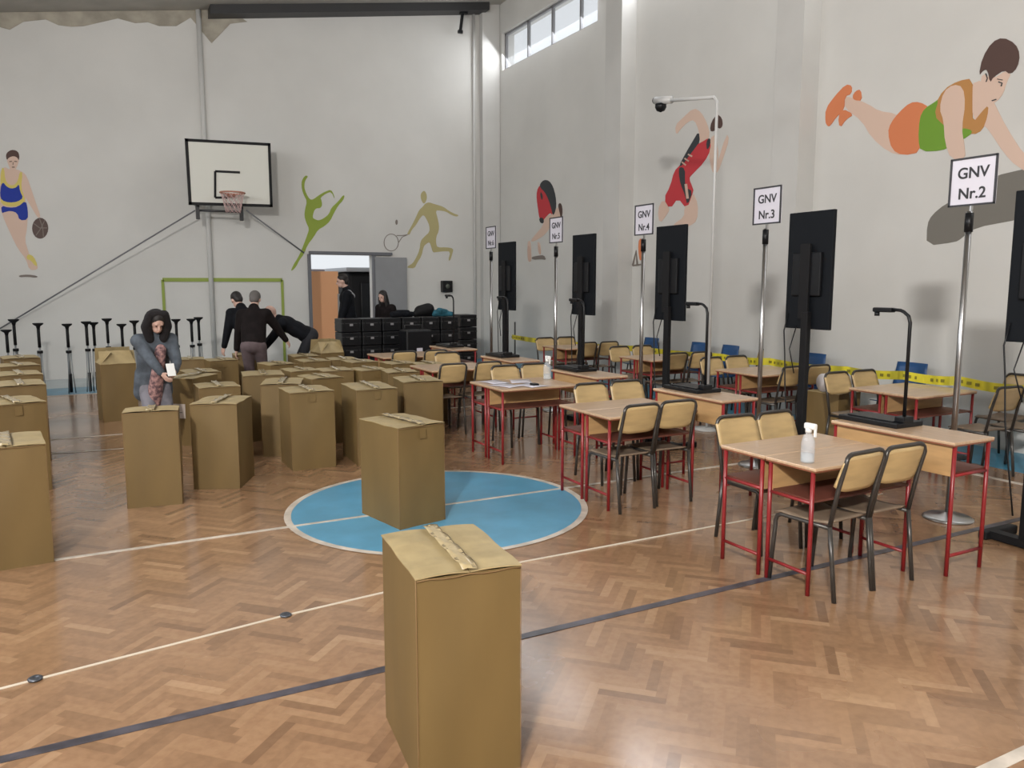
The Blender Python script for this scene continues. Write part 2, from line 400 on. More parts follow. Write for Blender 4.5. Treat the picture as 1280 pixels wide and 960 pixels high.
for sx in (-.8, .8):
    w = MB(); w.tube([(sx - .1, -.5, .32), (sx + .1, -.5, .32)], .32, 18); w.build('wheel', BLACK, o)
o = thing('distant_house', 'low pale house with a dark pitched roof outside the door', 'house', (6.6, 27, -.3))
MB().box((0, 0, .9), (3.6, 2, 1.8)).build('wall', mat('house_wall', (.6, .56, .52), .8), o)
rb = MB(); rb._add([(-2.1, -1.2, 1.8), (2.1, -1.2, 1.8), (2.1, 1.2, 1.8), (-2.1, 1.2, 1.8), (-.6, 0, 2.5), (.6, 0, 2.5)], [(0, 1, 5, 4), (1, 2, 5), (2, 3, 4, 5), (3, 0, 4), (3, 2, 1, 0)])
rb.build('roof', mat('house_roof', (.16, .13, .13), .8), o)

# ================================================================ MURALS (flat paint on the wall)
def mural(name, label, cat, plane, Z, parts, group=None):
    """parts: list (part name, material, polygon in zoom coords)"""
    x0, y0, s = Z; root = None
    layer = 0; made = []
    for (pn, m, pl) in parts:
        polys = pl if isinstance(pl[0][0], (tuple, list)) else [pl]
        for pg in polys:
            layer += 1; b = MB()
            off = .003 + .0007 * layer
            P = []
            for (x, y) in pg:
                if plane == 'far': p = atY(x0 + x / s, y0 + y / s, YW); P.append((p.x, YW - off, p.z))
                else: p = atX(x0 + x / s, y0 + y / s, XW); P.append((XW - off, p.y, p.z))
            b.poly(P, (0, off - .001, 0) if plane == 'far' else (off - .001, 0, 0))
            made.append((pn, m, b))
    ctr = Vector(made[0][2].v[0])
    root = thing(name, label, cat, ctr, 0, group)
    for pn, m, b in made:
        b.v = [tuple(Vector(v) - ctr) for v in b.v]; b.build(pn, m, root)
    return root
def smoothp(pts, it=1):
    for _ in range(it):
        q = []
        for i in range(len(pts)):
            a = pts[i]; b = pts[(i + 1) % len(pts)]
            q += [(a[0] * .75 + b[0] * .25, a[1] * .75 + b[1] * .25), (a[0] * .25 + b[0] * .75, a[1] * .25 + b[1] * .75)]
        pts = q
    return pts
def circ(cx, cy, rx, ry=None, n=20):
    ry = ry or rx; return [(cx + rx * math.cos(2 * PI * i / n), cy + ry * math.sin(2 * PI * i / n)) for i in range(n)]
def stroke(pts, w):
    L_ = []; R_ = []
    for i, p in enumerate(pts):
        a = pts[max(0, i - 1)]; b = pts[min(len(pts) - 1, i + 1)]; dx = b[0] - a[0]; dy = b[1] - a[1]; l = math.hypot(dx, dy) or 1
        ww = w[i] if isinstance(w, (list, tuple)) else w
        L_.append((p[0] - dy / l * ww / 2, p[1] + dx / l * ww / 2)); R_.append((p[0] + dy / l * ww / 2, p[1] - dx / l * ww / 2))
    return L_ + R_[::-1]
PSK = mat('paint_skin', (.64, .47, .38), .8); PSK2 = mat('paint_skin_warm', (.58, .40, .32), .8)
PYE = mat('paint_yellow', (.62, .52, .14), .8); PBL = mat('paint_blue', (.012, .035, .30), .8); PNV = mat('paint_navy', (.012, .015, .06), .8)
PBR = mat('paint_hair_brown', (.085, .048, .04), .8); PGR = mat('paint_green', (.26, .34, .05), .8); POL = mat('paint_olive_sand', (.42, .37, .18), .8)
PRD = mat('paint_red', (.50, .04, .05), .8); PDK = mat('paint_dark', (.035, .04, .045), .8); POR = mat('paint_orange', (.62, .20, .085), .8)
PGN = mat('paint_leaf_green', (.15, .30, .03), .8); PGY = mat('paint_grey_beam', (.165, .155, .135), .8); PLI = mat('paint_line', (.20, .17, .15), .8)
Z1 = (0, 180, 5.336)
mural('wall_painting', 'painted basketball player in blue and yellow kit on the far wall', 'mural', 'far', Z1, [
    ('skin', PSK, [smoothp([(25, 150), (65, 170), (100, 165), (150, 185), (180, 215), (215, 320), (245, 410), (272, 485), (255, 495), (235, 465), (190, 390), (165, 350), (185, 440), (182, 560), (165, 640), (190, 720), (205, 760), (255, 815), (245, 840), (195, 840), (175, 770), (120, 700), (75, 610), (30, 510), (5, 440), (-6, 380), (2, 250), (0, 200)]),
                   smoothp([(48, 80), (45, 110), (60, 150), (75, 185), (95, 185), (115, 150), (128, 105), (120, 75), (85, 65)])]),
    ('hair', PBR, smoothp([(38, 70), (60, 45), (90, 38), (120, 50), (130, 80), (126, 112), (115, 90), (90, 80), (60, 90), (45, 110)])),
    ('singlet_trim', PYE, smoothp([(10, 160), (28, 160), (34, 240), (62, 275), (95, 275), (120, 245), (132, 185), (152, 190), (140, 290), (165, 360), (165, 395), (120, 415), (60, 418), (8, 400), (2, 350), (8, 290), (2, 250)])),
    ('singlet', PBL, smoothp([(6, 275), (22, 255), (45, 285), (75, 298), (110, 290), (126, 265), (135, 320), (156, 358), (120, 385), (60, 392), (10, 375), (0, 340)])),
    ('shorts', PBL, smoothp([(8, 410), (60, 425), (120, 420), (172, 375), (186, 440), (186, 505), (130, 510), (115, 460), (70, 445), (30, 455), (12, 462)])),
    ('ball', mat('paint_ball', (.11, .075, .065), .8), circ(268, 562, 54, 70)),
    ('ball_seams', PLI, [stroke([(225, 530), (265, 560), (315, 560)], 6), stroke([(300, 505), (275, 560), (240, 610)], 6), stroke([(262, 492), (285, 560), (290, 620)], 6)]),
    ('shoe', PYE, smoothp([(195, 735), (225, 750), (252, 810), (235, 815), (205, 775), (180, 770), (178, 745)])),
    ('ground_mark', PLI, smoothp([(125, 875), (190, 870), (252, 880), (245, 893), (180, 885), (130, 890)])),
    ('face_lines', PBR, [stroke([(62, 118), (80, 116)], 5), stroke([(96, 116), (114, 118)], 5), stroke([(80, 155), (98, 155)], 5), stroke([(88, 122), (86, 140)], 3)])])
Z2 = (350, 210, 6.857)
mural('wall_painting', 'green silhouette of a leaping dancer above the open door', 'mural', 'far', Z2, [
    ('figure', PGR, smoothp([(242, 72), (220, 62), (195, 90), (183, 130), (188, 185), (205, 235), (232, 285), (215, 350), (208, 410), (225, 470), (250, 520), (235, 570), (205, 650), (180, 715), (150, 775), (120, 820), (92, 880), (105, 880), (140, 845), (165, 790), (205, 740), (235, 660), (290, 590), (325, 530), (380, 500), (430, 455), (460, 390), (500, 320), (540, 280), (555, 238), (540, 232), (500, 285), (440, 340), (420, 395), (370, 435), (330, 450), (300, 440), (278, 425), (290, 370), (310, 345), (345, 345), (362, 320), (355, 275), (345, 255), (400, 215), (440, 205), (470, 272), (462, 230), (438, 185), (390, 200), (330, 235), (285, 270), (255, 270), (225, 220), (208, 170), (210, 130), (220, 100)], 1))])
Z3 = (470, 225, 8.)
mural('wall_painting', 'sand coloured silhouette of a tennis player painted beside the door', 'mural', 'far', Z3, [
    ('figure', POL, [smoothp([(470, 110), (490, 110), (508, 150), (508, 190), (490, 232), (470, 235), (448, 190), (446, 140)]),
                     smoothp([(470, 265), (490, 235), (530, 222), (580, 240), (670, 265), (730, 310), (790, 340), (825, 350), (815, 368), (760, 355), (700, 315), (640, 305), (595, 305), (615, 380), (630, 450), (628, 510), (600, 570), (600, 640), (615, 675), (700, 672), (775, 685), (765, 730), (740, 810), (722, 800), (745, 715), (680, 712), (600, 722), (568, 725), (550, 660), (535, 620), (500, 640), (475, 665), (455, 760), (410, 830), (385, 885), (310, 878), (320, 860), (365, 835), (400, 780), (435, 700), (445, 610), (480, 570), (535, 520), (535, 460), (510, 400), (475, 345), (440, 380), (400, 450), (355, 500), (335, 548), (310, 545), (320, 520), (360, 450), (400, 370), (430, 300)])]),
    ('racket', PLI, [stroke(circ(152, 625, 72, 85, 24) + [(224, 625)], 7), stroke([(205, 555), (260, 555), (315, 548)], 8), stroke([(225, 625), (262, 570), (315, 548)], 6)]),
    ('ball', PLI, circ(205, 422, 12, 26))])
Z4 = (640, 215, 8.)
mural('wall_painting', 'painted sprinter in red and black crouched at the start, beyond the first pilaster', 'mural', 'right', Z4, [
    ('skin', PSK, [smoothp([(330, 450), (400, 420), (460, 350), (500, 330), (500, 470), (400, 520), (340, 620), (250, 680), (200, 700), (190, 680), (240, 620), (310, 540)]),
                   smoothp([(160, 690), (190, 690), (195, 860), (185, 900), (165, 895), (155, 760)]), smoothp([(255, 690), (285, 720), (292, 800), (275, 830), (262, 780)])]),
    ('suit_red', PRD, smoothp([(275, 135), (250, 190), (248, 270), (262, 370), (275, 460), (300, 505), (335, 455), (385, 405), (400, 430), (430, 380), (400, 200), (340, 110)])),
    ('suit_black', PDK, [smoothp([(280, 120), (320, 78), (370, 85), (410, 140), (438, 240), (445, 340), (430, 410), (412, 435), (395, 370), (370, 280), (330, 200), (285, 160)]), smoothp([(290, 190), (312, 240), (305, 290), (285, 240)]), smoothp([(272, 460), (318, 455), (318, 515), (285, 510)])]),
    ('hair', PBR, smoothp([(462, 330), (485, 305), (505, 350), (505, 430), (490, 455), (478, 400)])),
    ('shoe', PSK2, [smoothp([(155, 740), (185, 735), (198, 870), (180, 905), (160, 880)]), smoothp([(260, 720), (290, 760), (290, 830), (268, 815)])]),
    ('block', PLI, smoothp([(195, 850), (270, 835), (320, 830), (345, 880), (290, 872), (210, 878)]))])
Z5 = (780, 120, 4.364)
mural('wall_painting', 'painted sprinter in red and black running, between the two pilasters', 'mural', 'right', Z5, [
    ('skin', PSK, [smoothp([(285, 215), (280, 160), (320, 120), (380, 65), (420, 85), (455, 150), (470, 210), (450, 265), (415, 260), (410, 190), (385, 130), (350, 140), (310, 180)]),
                   smoothp([(470, 230), (500, 210), (520, 330), (500, 430), (480, 410), (465, 330)]),
                   smoothp([(500, 400), (560, 205), (575, 235), (545, 330), (510, 425)]),
                   smoothp([(330, 610), (375, 520), (405, 590), (400, 680), (360, 710), (290, 730), (262, 735), (270, 700), (330, 660)]),
                   smoothp([(250, 615), (215, 560), (185, 620), (195, 700), (240, 640)])]),
    ('hair', PBR, smoothp([(470, 190), (478, 140), (510, 98), (535, 120), (540, 160), (525, 180), (510, 170), (490, 195)])),
    ('suit_red', PRD, smoothp([(385, 270), (420, 255), (470, 225), (475, 290), (440, 360), (370, 430), (355, 450), (375, 500), (380, 520), (345, 618), (295, 555), (252, 618), (218, 560), (255, 490), (275, 410), (310, 375), (355, 310)])),
    ('suit_black', PDK, [smoothp([(410, 190), (415, 250), (390, 285), (355, 330), (320, 380), (300, 385), (345, 300), (375, 250)]), smoothp([(305, 385), (335, 395), (335, 470), (340, 500), (378, 520), (348, 600), (335, 540), (310, 480), (300, 420)]), smoothp([(450, 250), (470, 225), (474, 265), (455, 300)])]),
    ('suit_stripes', PSK2, [stroke([(318, 360), (340, 378)], 8), stroke([(333, 340), (356, 356)], 8), stroke([(352, 318), (374, 330)], 8), stroke([(340, 480), (350, 560)], 14)]),
    ('shoe', POR, [smoothp([(232, 720), (245, 705), (268, 735), (265, 752), (236, 750)]), smoothp([(85, 775), (110, 790), (105, 840), (92, 915), (80, 840)])]),
    ('block', PLI, [stroke([(50, 925), (68, 845), (75, 925)], 8), stroke([(50, 925), (100, 918)], 8)])])
Z6 = (1020, 30, 3.31)
mural('wall_painting', 'large painted gymnast with orange shoes stretched over a grey beam', 'mural', 'right', Z6, [
    ('beam', PGY, smoothp([(458, 918), (460, 830), (480, 790), (535, 745), (640, 690), (735, 630), (861, 600), (1000, 570), (1000, 770), (861, 805), (645, 845), (600, 890), (575, 903)])),
    ('skin', PSK, [smoothp([(120, 300), (150, 305), (215, 330), (260, 360), (330, 370), (360, 400), (350, 470), (360, 545), (300, 530), (230, 470), (190, 400), (120, 350)]),
                   smoothp([(640, 250), (690, 230), (740, 330), (790, 430), (861, 540), (940, 610), (930, 640), (830, 590), (775, 530), (730, 460), (700, 420), (650, 400)]),
                   smoothp([(690, 200), (730, 230), (790, 190), (808, 205), (790, 240), (775, 290), (750, 320), (720, 335), (700, 310), (680, 260)])]),
    ('shorts', POR, smoothp([(345, 365), (390, 325), (430, 322), (470, 345), (440, 420), (435, 530), (360, 545), (315, 520), (298, 450), (310, 410)])),
    ('vest_trim', mat('paint_ochre', (.45, .22, .07), .8), smoothp([(490, 340), (530, 270), (590, 235), (650, 225), (648, 330), (650, 410), (690, 360), (715, 335), (712, 380), (690, 440), (650, 460), (600, 440), (520, 420), (490, 380)])),
    ('vest', PGN, smoothp([(490, 325), (510, 310), (490, 380), (530, 420), (560, 440), (610, 430), (650, 440), (640, 460), (560, 505), (520, 525), (435, 528), (425, 480), (430, 390), (450, 350)])),
    ('arm', PSK, smoothp([(530, 280), (570, 250), (610, 260), (620, 330), (605, 430), (615, 500), (620, 560), (560, 560), (535, 490), (530, 400), (512, 350)])),
    ('hair', PBR, smoothp([(675, 215), (690, 140), (730, 75), (775, 55), (825, 80), (845, 125), (835, 180), (805, 210), (780, 190), (735, 220), (722, 245), (712, 190), (695, 190)])),
    ('shoe', POR, [smoothp([(50, 424), (40, 405), (42, 350), (80, 298), (125, 250), (150, 255), (148, 290), (120, 300), (118, 355), (85, 385), (60, 422)]), smoothp([(152, 300), (165, 278), (186, 270), (192, 318), (160, 316)]), smoothp([(112, 350), (158, 375), (125, 395), (100, 432), (94, 385)])]),
    ('face_lines', PDK, [stroke([(757, 240), (772, 245), (768, 258)], 5), stroke([(752, 228), (774, 232)], 3), stroke([(730, 318), (748, 312)], 4), stroke([(704, 205), (712, 225), (706, 240)], 3)])])
# green painted goal outline
gb = MB(); gx0, gx1, gz = 1.18, 3.37, 1.78
gb.box(((gx0 + gx1) / 2, YW - .01, gz), (gx1 - gx0, .02, .07)); gb.box((gx0, YW - .01, gz / 2), (.05, .02, gz)); gb.box((gx1, YW - .01, gz / 2), (.05, .02, gz))
tag(gb.build('goal_outline', GREEN), 'green goal outline painted on the far wall behind the people', 'goal')

# ================================================================ BASKETBALL BOARD
bY = YW - .75
t = thing('basketball_hoop', 'white basketball board with black border and orange ring on the far wall', 'basketball hoop', (2.45, bY, 3.0))
def rel(x, y, Y): p = atY(x, y, Y); return Vector((p.x - 2.45, Y - bY, p.z - 3.0))
tl, tr, br, bl = rel(231, 173, bY), rel(338, 179, bY), rel(341, 259, bY), rel(236, 256, bY)
MB().poly([tl, tr, br, bl], (0, .04, 0)).build('backboard', BRD, t)
def inset(a, b, w):  # strip
    d = (b - a).normalized(); n = Vector((0, 1, 0)).cross(d); return a, b, n * w
bb = MB(); cen = (tl + tr + br + bl) / 4
for a, b in ((tl, tr), (tr, br), (br, bl), (bl, tl)):
    d = (b - a).normalized(); n = Vector((0, 1, 0)).cross(d)
    if n.dot(cen - a) < 0: n = -n
    bb.poly([a + Vector((0, -.006, 0)), b + Vector((0, -.006, 0)), b + n * .05 + Vector((0, -.006, 0)), a + n * .05 + Vector((0, -.006, 0))], (0, .05, 0))
bb.build('border', BLACK, t)
sq = MB(); s1, s2, s3, s4 = rel(269, 214, bY - .01), rel(300, 215.5, bY - .01), rel(269, 247, bY - .01), rel(284, 247, bY - .01)
for a, b in ((s1, s2), (s1, s3), (s3, s4)):
    d = (b - a).normalized(); n = Vector((0, 1, 0)).cross(d) * .02; sq.poly([a - n, b - n, b + n, a + n], (0, .008, 0))
sq.build('target_square', BLACK, t)
rc = rel(290.5, 241, bY - .30); rr = .21
rg = MB(); rg.tube([(rc.x + rr * math.cos(a), rc.y + rr * math.sin(a), rc.z) for a in [2 * PI * i / 24 for i in range(25)]], .016, 6)
rim = rg.build('rim', RIM, t)
MB().box((rc.x, -.045, rc.z - .02), (.16, .09, .07)).build('rim_bracket', RIM, rim)
nb = MB()
for i in range(12):
    for s in (1, -1):
        P = []
        for k in range(6):
            a = 2 * PI * (i + s * k * .5) / 12; r_ = rr - .085 * (k / 5) ** .7; P.append((rc.x + r_ * math.cos(a), rc.y + r_ * math.sin(a), rc.z - .07 * k))
        nb.tube(P, .005, 4)
nb.build('net', NETM, t)
sb = MB()
for x in (248, 303):
    a = rel(x, 262, bY); a.y = .1
    sb.box((a.x, .12, -.2 + (bl.z + .15)), (.06, .08, .38)); sb.tube([(a.x, .06, bl.z + .0), (a.x, YW - bY - .01, bl.z + .1)], .025, 8); sb.tube([(a.x, .06, tl.z - .2), (a.x, YW - bY - .01, tl.z - .3)], .025, 8)
sb.tube([(rel(248, 262, bY).x, .12, bl.z - .08), (rel(303, 262, bY).x, .12, bl.z - .08)], .02, 8)
sb.build('wall_bracket', DSTEEL, t)
for (a, b, lab) in (((244, 263, bY + .1), (-12, 418, YW - .06), 'long grey stay cable running down the far wall to the left'), ((308, 263, bY + .1), (380, 316, YW - .06), 'short grey stay cable from the backboard down to the door corner')):
    p = atY(*a); q_ = atY(*b)
    tag(MB().tube([p, q_], .014, 6).build('stay_cable', mat('cable_grey', (.16, .16, .17), .5)), lab, 'cable')
# small black box on far wall
p = atY(557, 358, YW)
o = thing('wall_speaker', 'small black box fixed to the far wall right of the door', 'speaker', (p.x, YW - .06, p.z))
MB().box((0, 0, 0), (.24, .12, .25), bev=.01).build('housing', BLACK, o); MB().tube([(0, -.062, .0), (0, -.066, 0)], .05, 16).build('speaker_cone', mat('cone_grey', (.09, .1, .08), .6), o)

# ================================================================ CARDBOARD BOXES
def box_proto(name, w=.40, d=.50, h=.70, open_=False, seed=0, label=False):
    rnd = random.Random(seed)
    t = thing(name, 'x', 'box')
    def jit(u, v): return .004 * math.sin(u * 9 + seed) * math.sin(v * 7 + seed * 2)
    b = MB(); hw, hd = w / 2, d / 2; N = 6
    b.grid(lambda u, v: (-hw + w * u, -hd - .012 * math.sin(PI * u) * math.sin(PI * v) - jit(u, v), h * v), N, N)
    b.grid(lambda u, v: (hw - w * u, hd + .010 * math.sin(PI * u) * math.sin(PI * v), h * v), N, N)
    b.grid(lambda u, v: (-hw - .012 * math.sin(PI * u) * math.sin(PI * v), hd - d * u, h * v), N, N)
    b.grid(lambda u, v: (hw + .012 * math.sin(PI * u) * math.sin(PI * v) + jit(v, u), -hd + d * u, h * v), N, N)
    b.grid(lambda u, v: (hw - w * u, -hd + d * v, 0.0), 1, 1, smooth=False)
    if not open_: b.grid(lambda u, v: (-hw + w * u, -hd + d * v, h - .004), 1, 1, smooth=False)
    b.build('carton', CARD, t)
    if not open_:
        for s in (-1, 1):
            sag = rnd.uniform(.001, .007)
            f = MB(); f.grid(lambda u, v: (s * (hw + .004 - (hw + .002) * u), -hd - .004 + (d + .008) * v, h + .004 + sag * math.sin(PI * u * .9) + .003 * math.sin(v * 11 + seed)), 5, 6, th=(0, 0, -.004), smooth=False); f.build('flap', CARDLIT, t)
        tp = MB(); tp.grid(lambda u, v: (-.03 + .06 * u, -hd - .008 + (d + .016) * v, h + .011 + .012 * math.sin(PI * .45) * (1 if .02 < v < .98 else .4) + .003 * math.sin(v * 23 + u * 5)), 3, 14, th=(0, 0, .0008)); tp.build('packing_tape', TAPEC, t)
        if seed in (1,): s_ = MB(); s_.box((0, -hd - .0165, h - .05), (.055, .0012, .07)); s_.build('tape_tab', CARD, t)
    else:
        for i, (cx, cy, L_, rz, an) in enumerate(((0, -hd, w, 0, -.7), (0, hd, w, PI, -.5), (-hw, 0, d, -PI / 2, -.9), (hw, 0, d, PI / 2, -.6))):
            f = MB(); M = Matrix.Translation((cx, cy, h)) @ Matrix.Rotation(rz, 4, 'Z') @ Matrix.Rotation(an + rnd.uniform(-.3, .3), 4, 'X')
            f.grid(lambda u, v: M @ Vector((-L_ / 2 + L_ * u, .004 * math.sin(u * 9), .19 * v)), 6, 3, th=(0, 0, .003), smooth=False); f.build('flap', CARDLIT, t)
    # dark crease up the corner
    c = MB(); c.tube([(-hw - .002, -hd - .002, h * k / 6) for k in range(7)], .0022, 5); c.tube([(hw + .002, -hd - .002, h * k / 6) for k in range(7)], .0016, 5)
    c.tube([(-hw + w * k / 8, -hd - .006, h - .004 + .003 * math.sin(k * 2 + seed)) for k in range(9)], .0022, 5)
    c.build('seam', CARDD, t)
    if label:
        l = MB().box((.02, -hd - .0165, h * .52), (.16, .002, .15)).build('shipping_label', LABELM, t); l['label'] = 'pale paper shipping label'
        MB().box((-.02, -hd - .018, h * .52), (.025, .001, .03)).box((.035, -hd - .018, h * .50), (.05, .001, .006)).build('print', INK, l)
    return t
bp_closed = [box_proto('cardboard_box', seed=s) for s in (0, 1, 2)]
bp_lab = box_proto('cardboard_box', seed=4, label=True)
bp_open = box_proto('cardboard_box', seed=5, open_=True)
def cb(pl, pr_, label, proto=None, group=None, d=.50, w=None, z=.73, base=False, rzd=None):
    """two front corners read off the photograph (top edge, or base edge on the floor) -> the box standing there"""
    a = fl(*pl, 0 if base else z); b = fl(*pr_, 0 if base else z); v = b - a; rz = math.atan2(v.y, v.x); ww = w or v.length
    if rzd is not None: rz = R(rzd)
    dirx = Vector((math.cos(rz), math.sin(rz), 0)); diry = Vector((-math.sin(rz), math.cos(rz), 0))
    c = a + dirx * ww / 2 + diry * d / 2; c.z = 0
    pr = proto or bp_closed[cbc[0] % 3]; cbc[0] += 1
    return put(pr, USED, c, rz, label, group, (ww / .40, d / .50, z / .714))
cbc = [0]
cb((520, 720), (652, 703), 'large brown cardboard box nearest the camera', d=.50, z=.757, rzd=-6)
cb((500, 663), (556, 650), 'brown cardboard box standing inside the blue circle', d=.53, base=True)
cb((160, 636), (228, 630), 'shallow brown cardboard box standing alone at front left, before the woman', d=.24, base=True, z=.75)
cb((243, 612), (300, 611), 'wide brown cardboard box, right neighbour of the lone front left one', d=.48, base=True)
cb((366, 589), (420, 583), 'brown cardboard box in the front line, second left of the circle', d=.47, base=True)
cb((329, 571), (378, 569), 'brown cardboard box just behind and left of the second left of the circle', d=.5, base=True)
cb((304, 469), (355, 467), 'brown cardboard box below the hands of the man bending in brown', d=.5)
cb((448, 583), (498, 578), 'tall brown cardboard box with a long side directly behind the circle box', d=.60, base=True)
cb((505, 477), (550, 475), 'brown cardboard box with glossy tape behind the circle, last at right in its row', d=.5, w=.40)
cb((249, 484), (300, 481), 'brown cardboard box hidden behind the wide front left one', d=.42)
cb((202, 471), (239, 472), 'brown cardboard box with a pale label beside the standing woman', proto=bp_lab, d=.46, w=.36)
cb((130, 528), (163, 525), 'open brown cardboard box with crumpled flaps left of the woman', proto=bp_open, d=.42, w=.40, base=True)
GL = 'cardboard boxes in the column at the left edge'
for (pr_, rz, lab) in (((56, 552), 6, 'nearest cardboard box of the left edge column'), ((57, 500), 16, 'second cardboard box of the left edge column'), ((57, 479), 8, 'third cardboard box of the left edge column'),
                       ((53, 466), 10, 'fourth cardboard box of the left edge column'), ((50, 455), 14, 'fifth cardboard box of the left edge column'), ((50, 446), 10, 'farthest cardboard box of the left edge column')):
    b = fl(*pr_, .755); rz = R(rz); dx = Vector((math.cos(rz), math.sin(rz), 0)); dy = Vector((-math.sin(rz), math.cos(rz), 0))
    c = b - dx * .2 + dy * .25; c.z = 0; put(bp_closed[cbc[0] % 3], USED, c, rz, lab, GL, (1, 1, .755 / .714)); cbc[0] += 1
GF = 'cardboard boxes packed in the middle of the hall'
fld = [((384, 463), 5, 'left of the pair in the row behind the tall ones'), ((424, 463), -3, 'right of the pair in the row behind the tall ones'), ((412, 472), 8, 'narrow one squeezed left of the tall long-sided one'),
       ((458, 452), 4, 'centre of the third row from the door'), ((472, 462), 6, 'behind the tall long-sided one'), ((506, 465), -6, 'behind the one with glossy tape'), ((508, 454), 3, 'before the upright black case'),
       ((544, 455), 0, 'rightmost of the packed group beside the chairs'), ((357, 455), 12, 'touched by the sleeve of the reaching man'), ((238, 449), -4, 'right beside the woman, far row'), ((281, 450), 5, 'left of the men, far row'),
       ((257, 465), 7, 'second row behind the woman'), ((398, 451), 3, 'far row before the doorway, left one'), ((432, 449), -5, 'far row before the doorway, right one'),
       ((385, 445), 0, 'farthest one by the door frame'), ((310, 443), -4, 'farthest one behind the men'), ((417, 440), 8, 'at the feet of the man in the doorway')]
for i, ((x, y), rz, lab) in enumerate(fld):
    a = fl(x, y, .72); rz = R(rz); dy = Vector((-math.sin(rz), math.cos(rz), 0)); c = a + dy * .25; c.z = 0
    put(bp_open if i in (16,) else bp_closed[i % 3], USED, c, rz, 'brown cardboard box ' + lab, GF, (.88, .84, .72 / .714))

# ================================================================ DESKS AND CHAIRS
def desk_proto(name, Ld=.84, D=.36, H=.72, label='x', side_box=True):
    """long along x; sitter on -y side, plywood modesty panel on +y side"""
    t = thing(name, label, 'desk')
    MB().box((0, 0, H - .009), (Ld, D, .018), bev=.004).build('tabletop', WOODT, t)
    MB().box((0, 0, H - .022), (Ld - .006, D - .006, .008)).build('edge_strip', EDGE, t)
    MB().box((0, D / 2 - .035, H - .018 - .095), (Ld - .05, .014, .19), bev=.002).build('front_panel', WOODP, t)
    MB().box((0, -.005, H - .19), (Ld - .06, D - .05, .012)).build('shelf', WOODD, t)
    for s in (-1, 1):
        x = s * (Ld / 2 - .018)
        for y in (-D / 2 + .03, D / 2 - .03): MB().tube([(x, y, 0), (x, y, H - .018)], .0125, 8).build('leg', REDT, t)
        MB().tube([(x, -D / 2 + .03, .12), (x, D / 2 - .03, .12)], .010, 8).build('stretcher', REDT, t)
        MB().tube([(x, -D / 2 + .03, H - .2), (x, D / 2 - .03, H - .2)], .010, 8).build('shelf_rail', REDT, t)
    return t
def chair_proto():
    """faces +y; rear legs at -y"""
    t = thing('school_chair', 'x', 'chair'); w = .165
    def backfn(off):
        def f(u, v):
            x = (u - .5) * 2 * (w - .012); return (x, -.175 - .065 * (.55 + .45 * v) - .012 * (1 - (2 * u - 1) ** 2) + off, .60 + .195 * v)
        return f
    MB().grid(lambda u, v: (lambda x: (x, -.235 - .05 * (v) - .018 * (1 - (2 * u - 1) ** 2) + .016, .60 + .205 * v - .035 * abs(2 * u - 1) ** 6 * (2 * v - 1)))((u - .5) * 2 * (w + .012)), 10, 8, th=(0, .012, 0)).build('backrest', CHPLY, t)
    MB().grid(lambda u, v: ((u - .5) * .35 * (1 - .12 * (1 - v)), -.18 + .35 * v, .42 - .018 * math.sin(PI * v) - (.02 if v > .97 else 0)), 8, 8, th=(0, 0, .012)).build('seat', SEATPLY, t)
    fr = MB(); P = [(-w, -.19, .41), (-w, -.23, .62)] + [(-w + .05 + .05 * math.cos(a), -.268, .765 + .05 * math.sin(a)) for a in (PI, PI * .8, PI * .65, PI * .5)] + [(w - .05 + .05 * math.cos(a), -.268, .765 + .05 * math.sin(a)) for a in (PI * .5, PI * .35, PI * .2, 0)] + [(w, -.23, .62), (w, -.19, .41)]
    fr.tube(P, .0125, 8, cap=True); fr.build('back_frame', CHTUBE, t)
    for s in (-1, 1):
        MB().tube([(s * w, -.24, 0), (s * w, -.19, .41)], .0125, 8).build('leg', CHTUBE, t)
        MB().tube([(s * (w + .005), .19, 0), (s * w, .165, .33)] + [(s * w, .125 + .04 * math.cos(a), .355 + .045 * math.sin(a)) for a in (0, PI * .25, PI * .5)] + [(s * w, -.19, .40)], .0125, 8).build('leg', CHTUBE, t)
    MB().tube([(-w, .10, .395), (w, .10, .395)], .009, 8).build('crossbar', CHTUBE, t)
    return t
DK = desk_proto('school_desk'); YD = desk_proto('school_desk', .86, .38, .80); CHP = chair_proto()
rown = ['front', 'second', 'third', 'fourth', 'farthest']
Y0s = [2.88, 4.74, 6.48, 8.28, 10.1]
X0s = [3.36, 3.33, 3.33, 3.36, 3.4]
for i, (y0, x0) in enumerate(zip(Y0s, X0s)):
    rn = rown[i]
    put(DK, USED, (x0 + .42, y0 + .18, 0), 0, f'school desk in the {rn} row of the inner line, nearer half', 'school desks of the inner line')
    put(DK, USED, (x0 + .42, y0 + .545, 0), PI, f'school desk in the {rn} row of the inner line, farther half', 'school desks of the inner line')
    put(YD, USED, (x0 + 1.13, y0 + .27, 0), PI / 2, f'taller school desk beside the {rn} row, carrying a document camera', 'taller desks carrying document cameras')
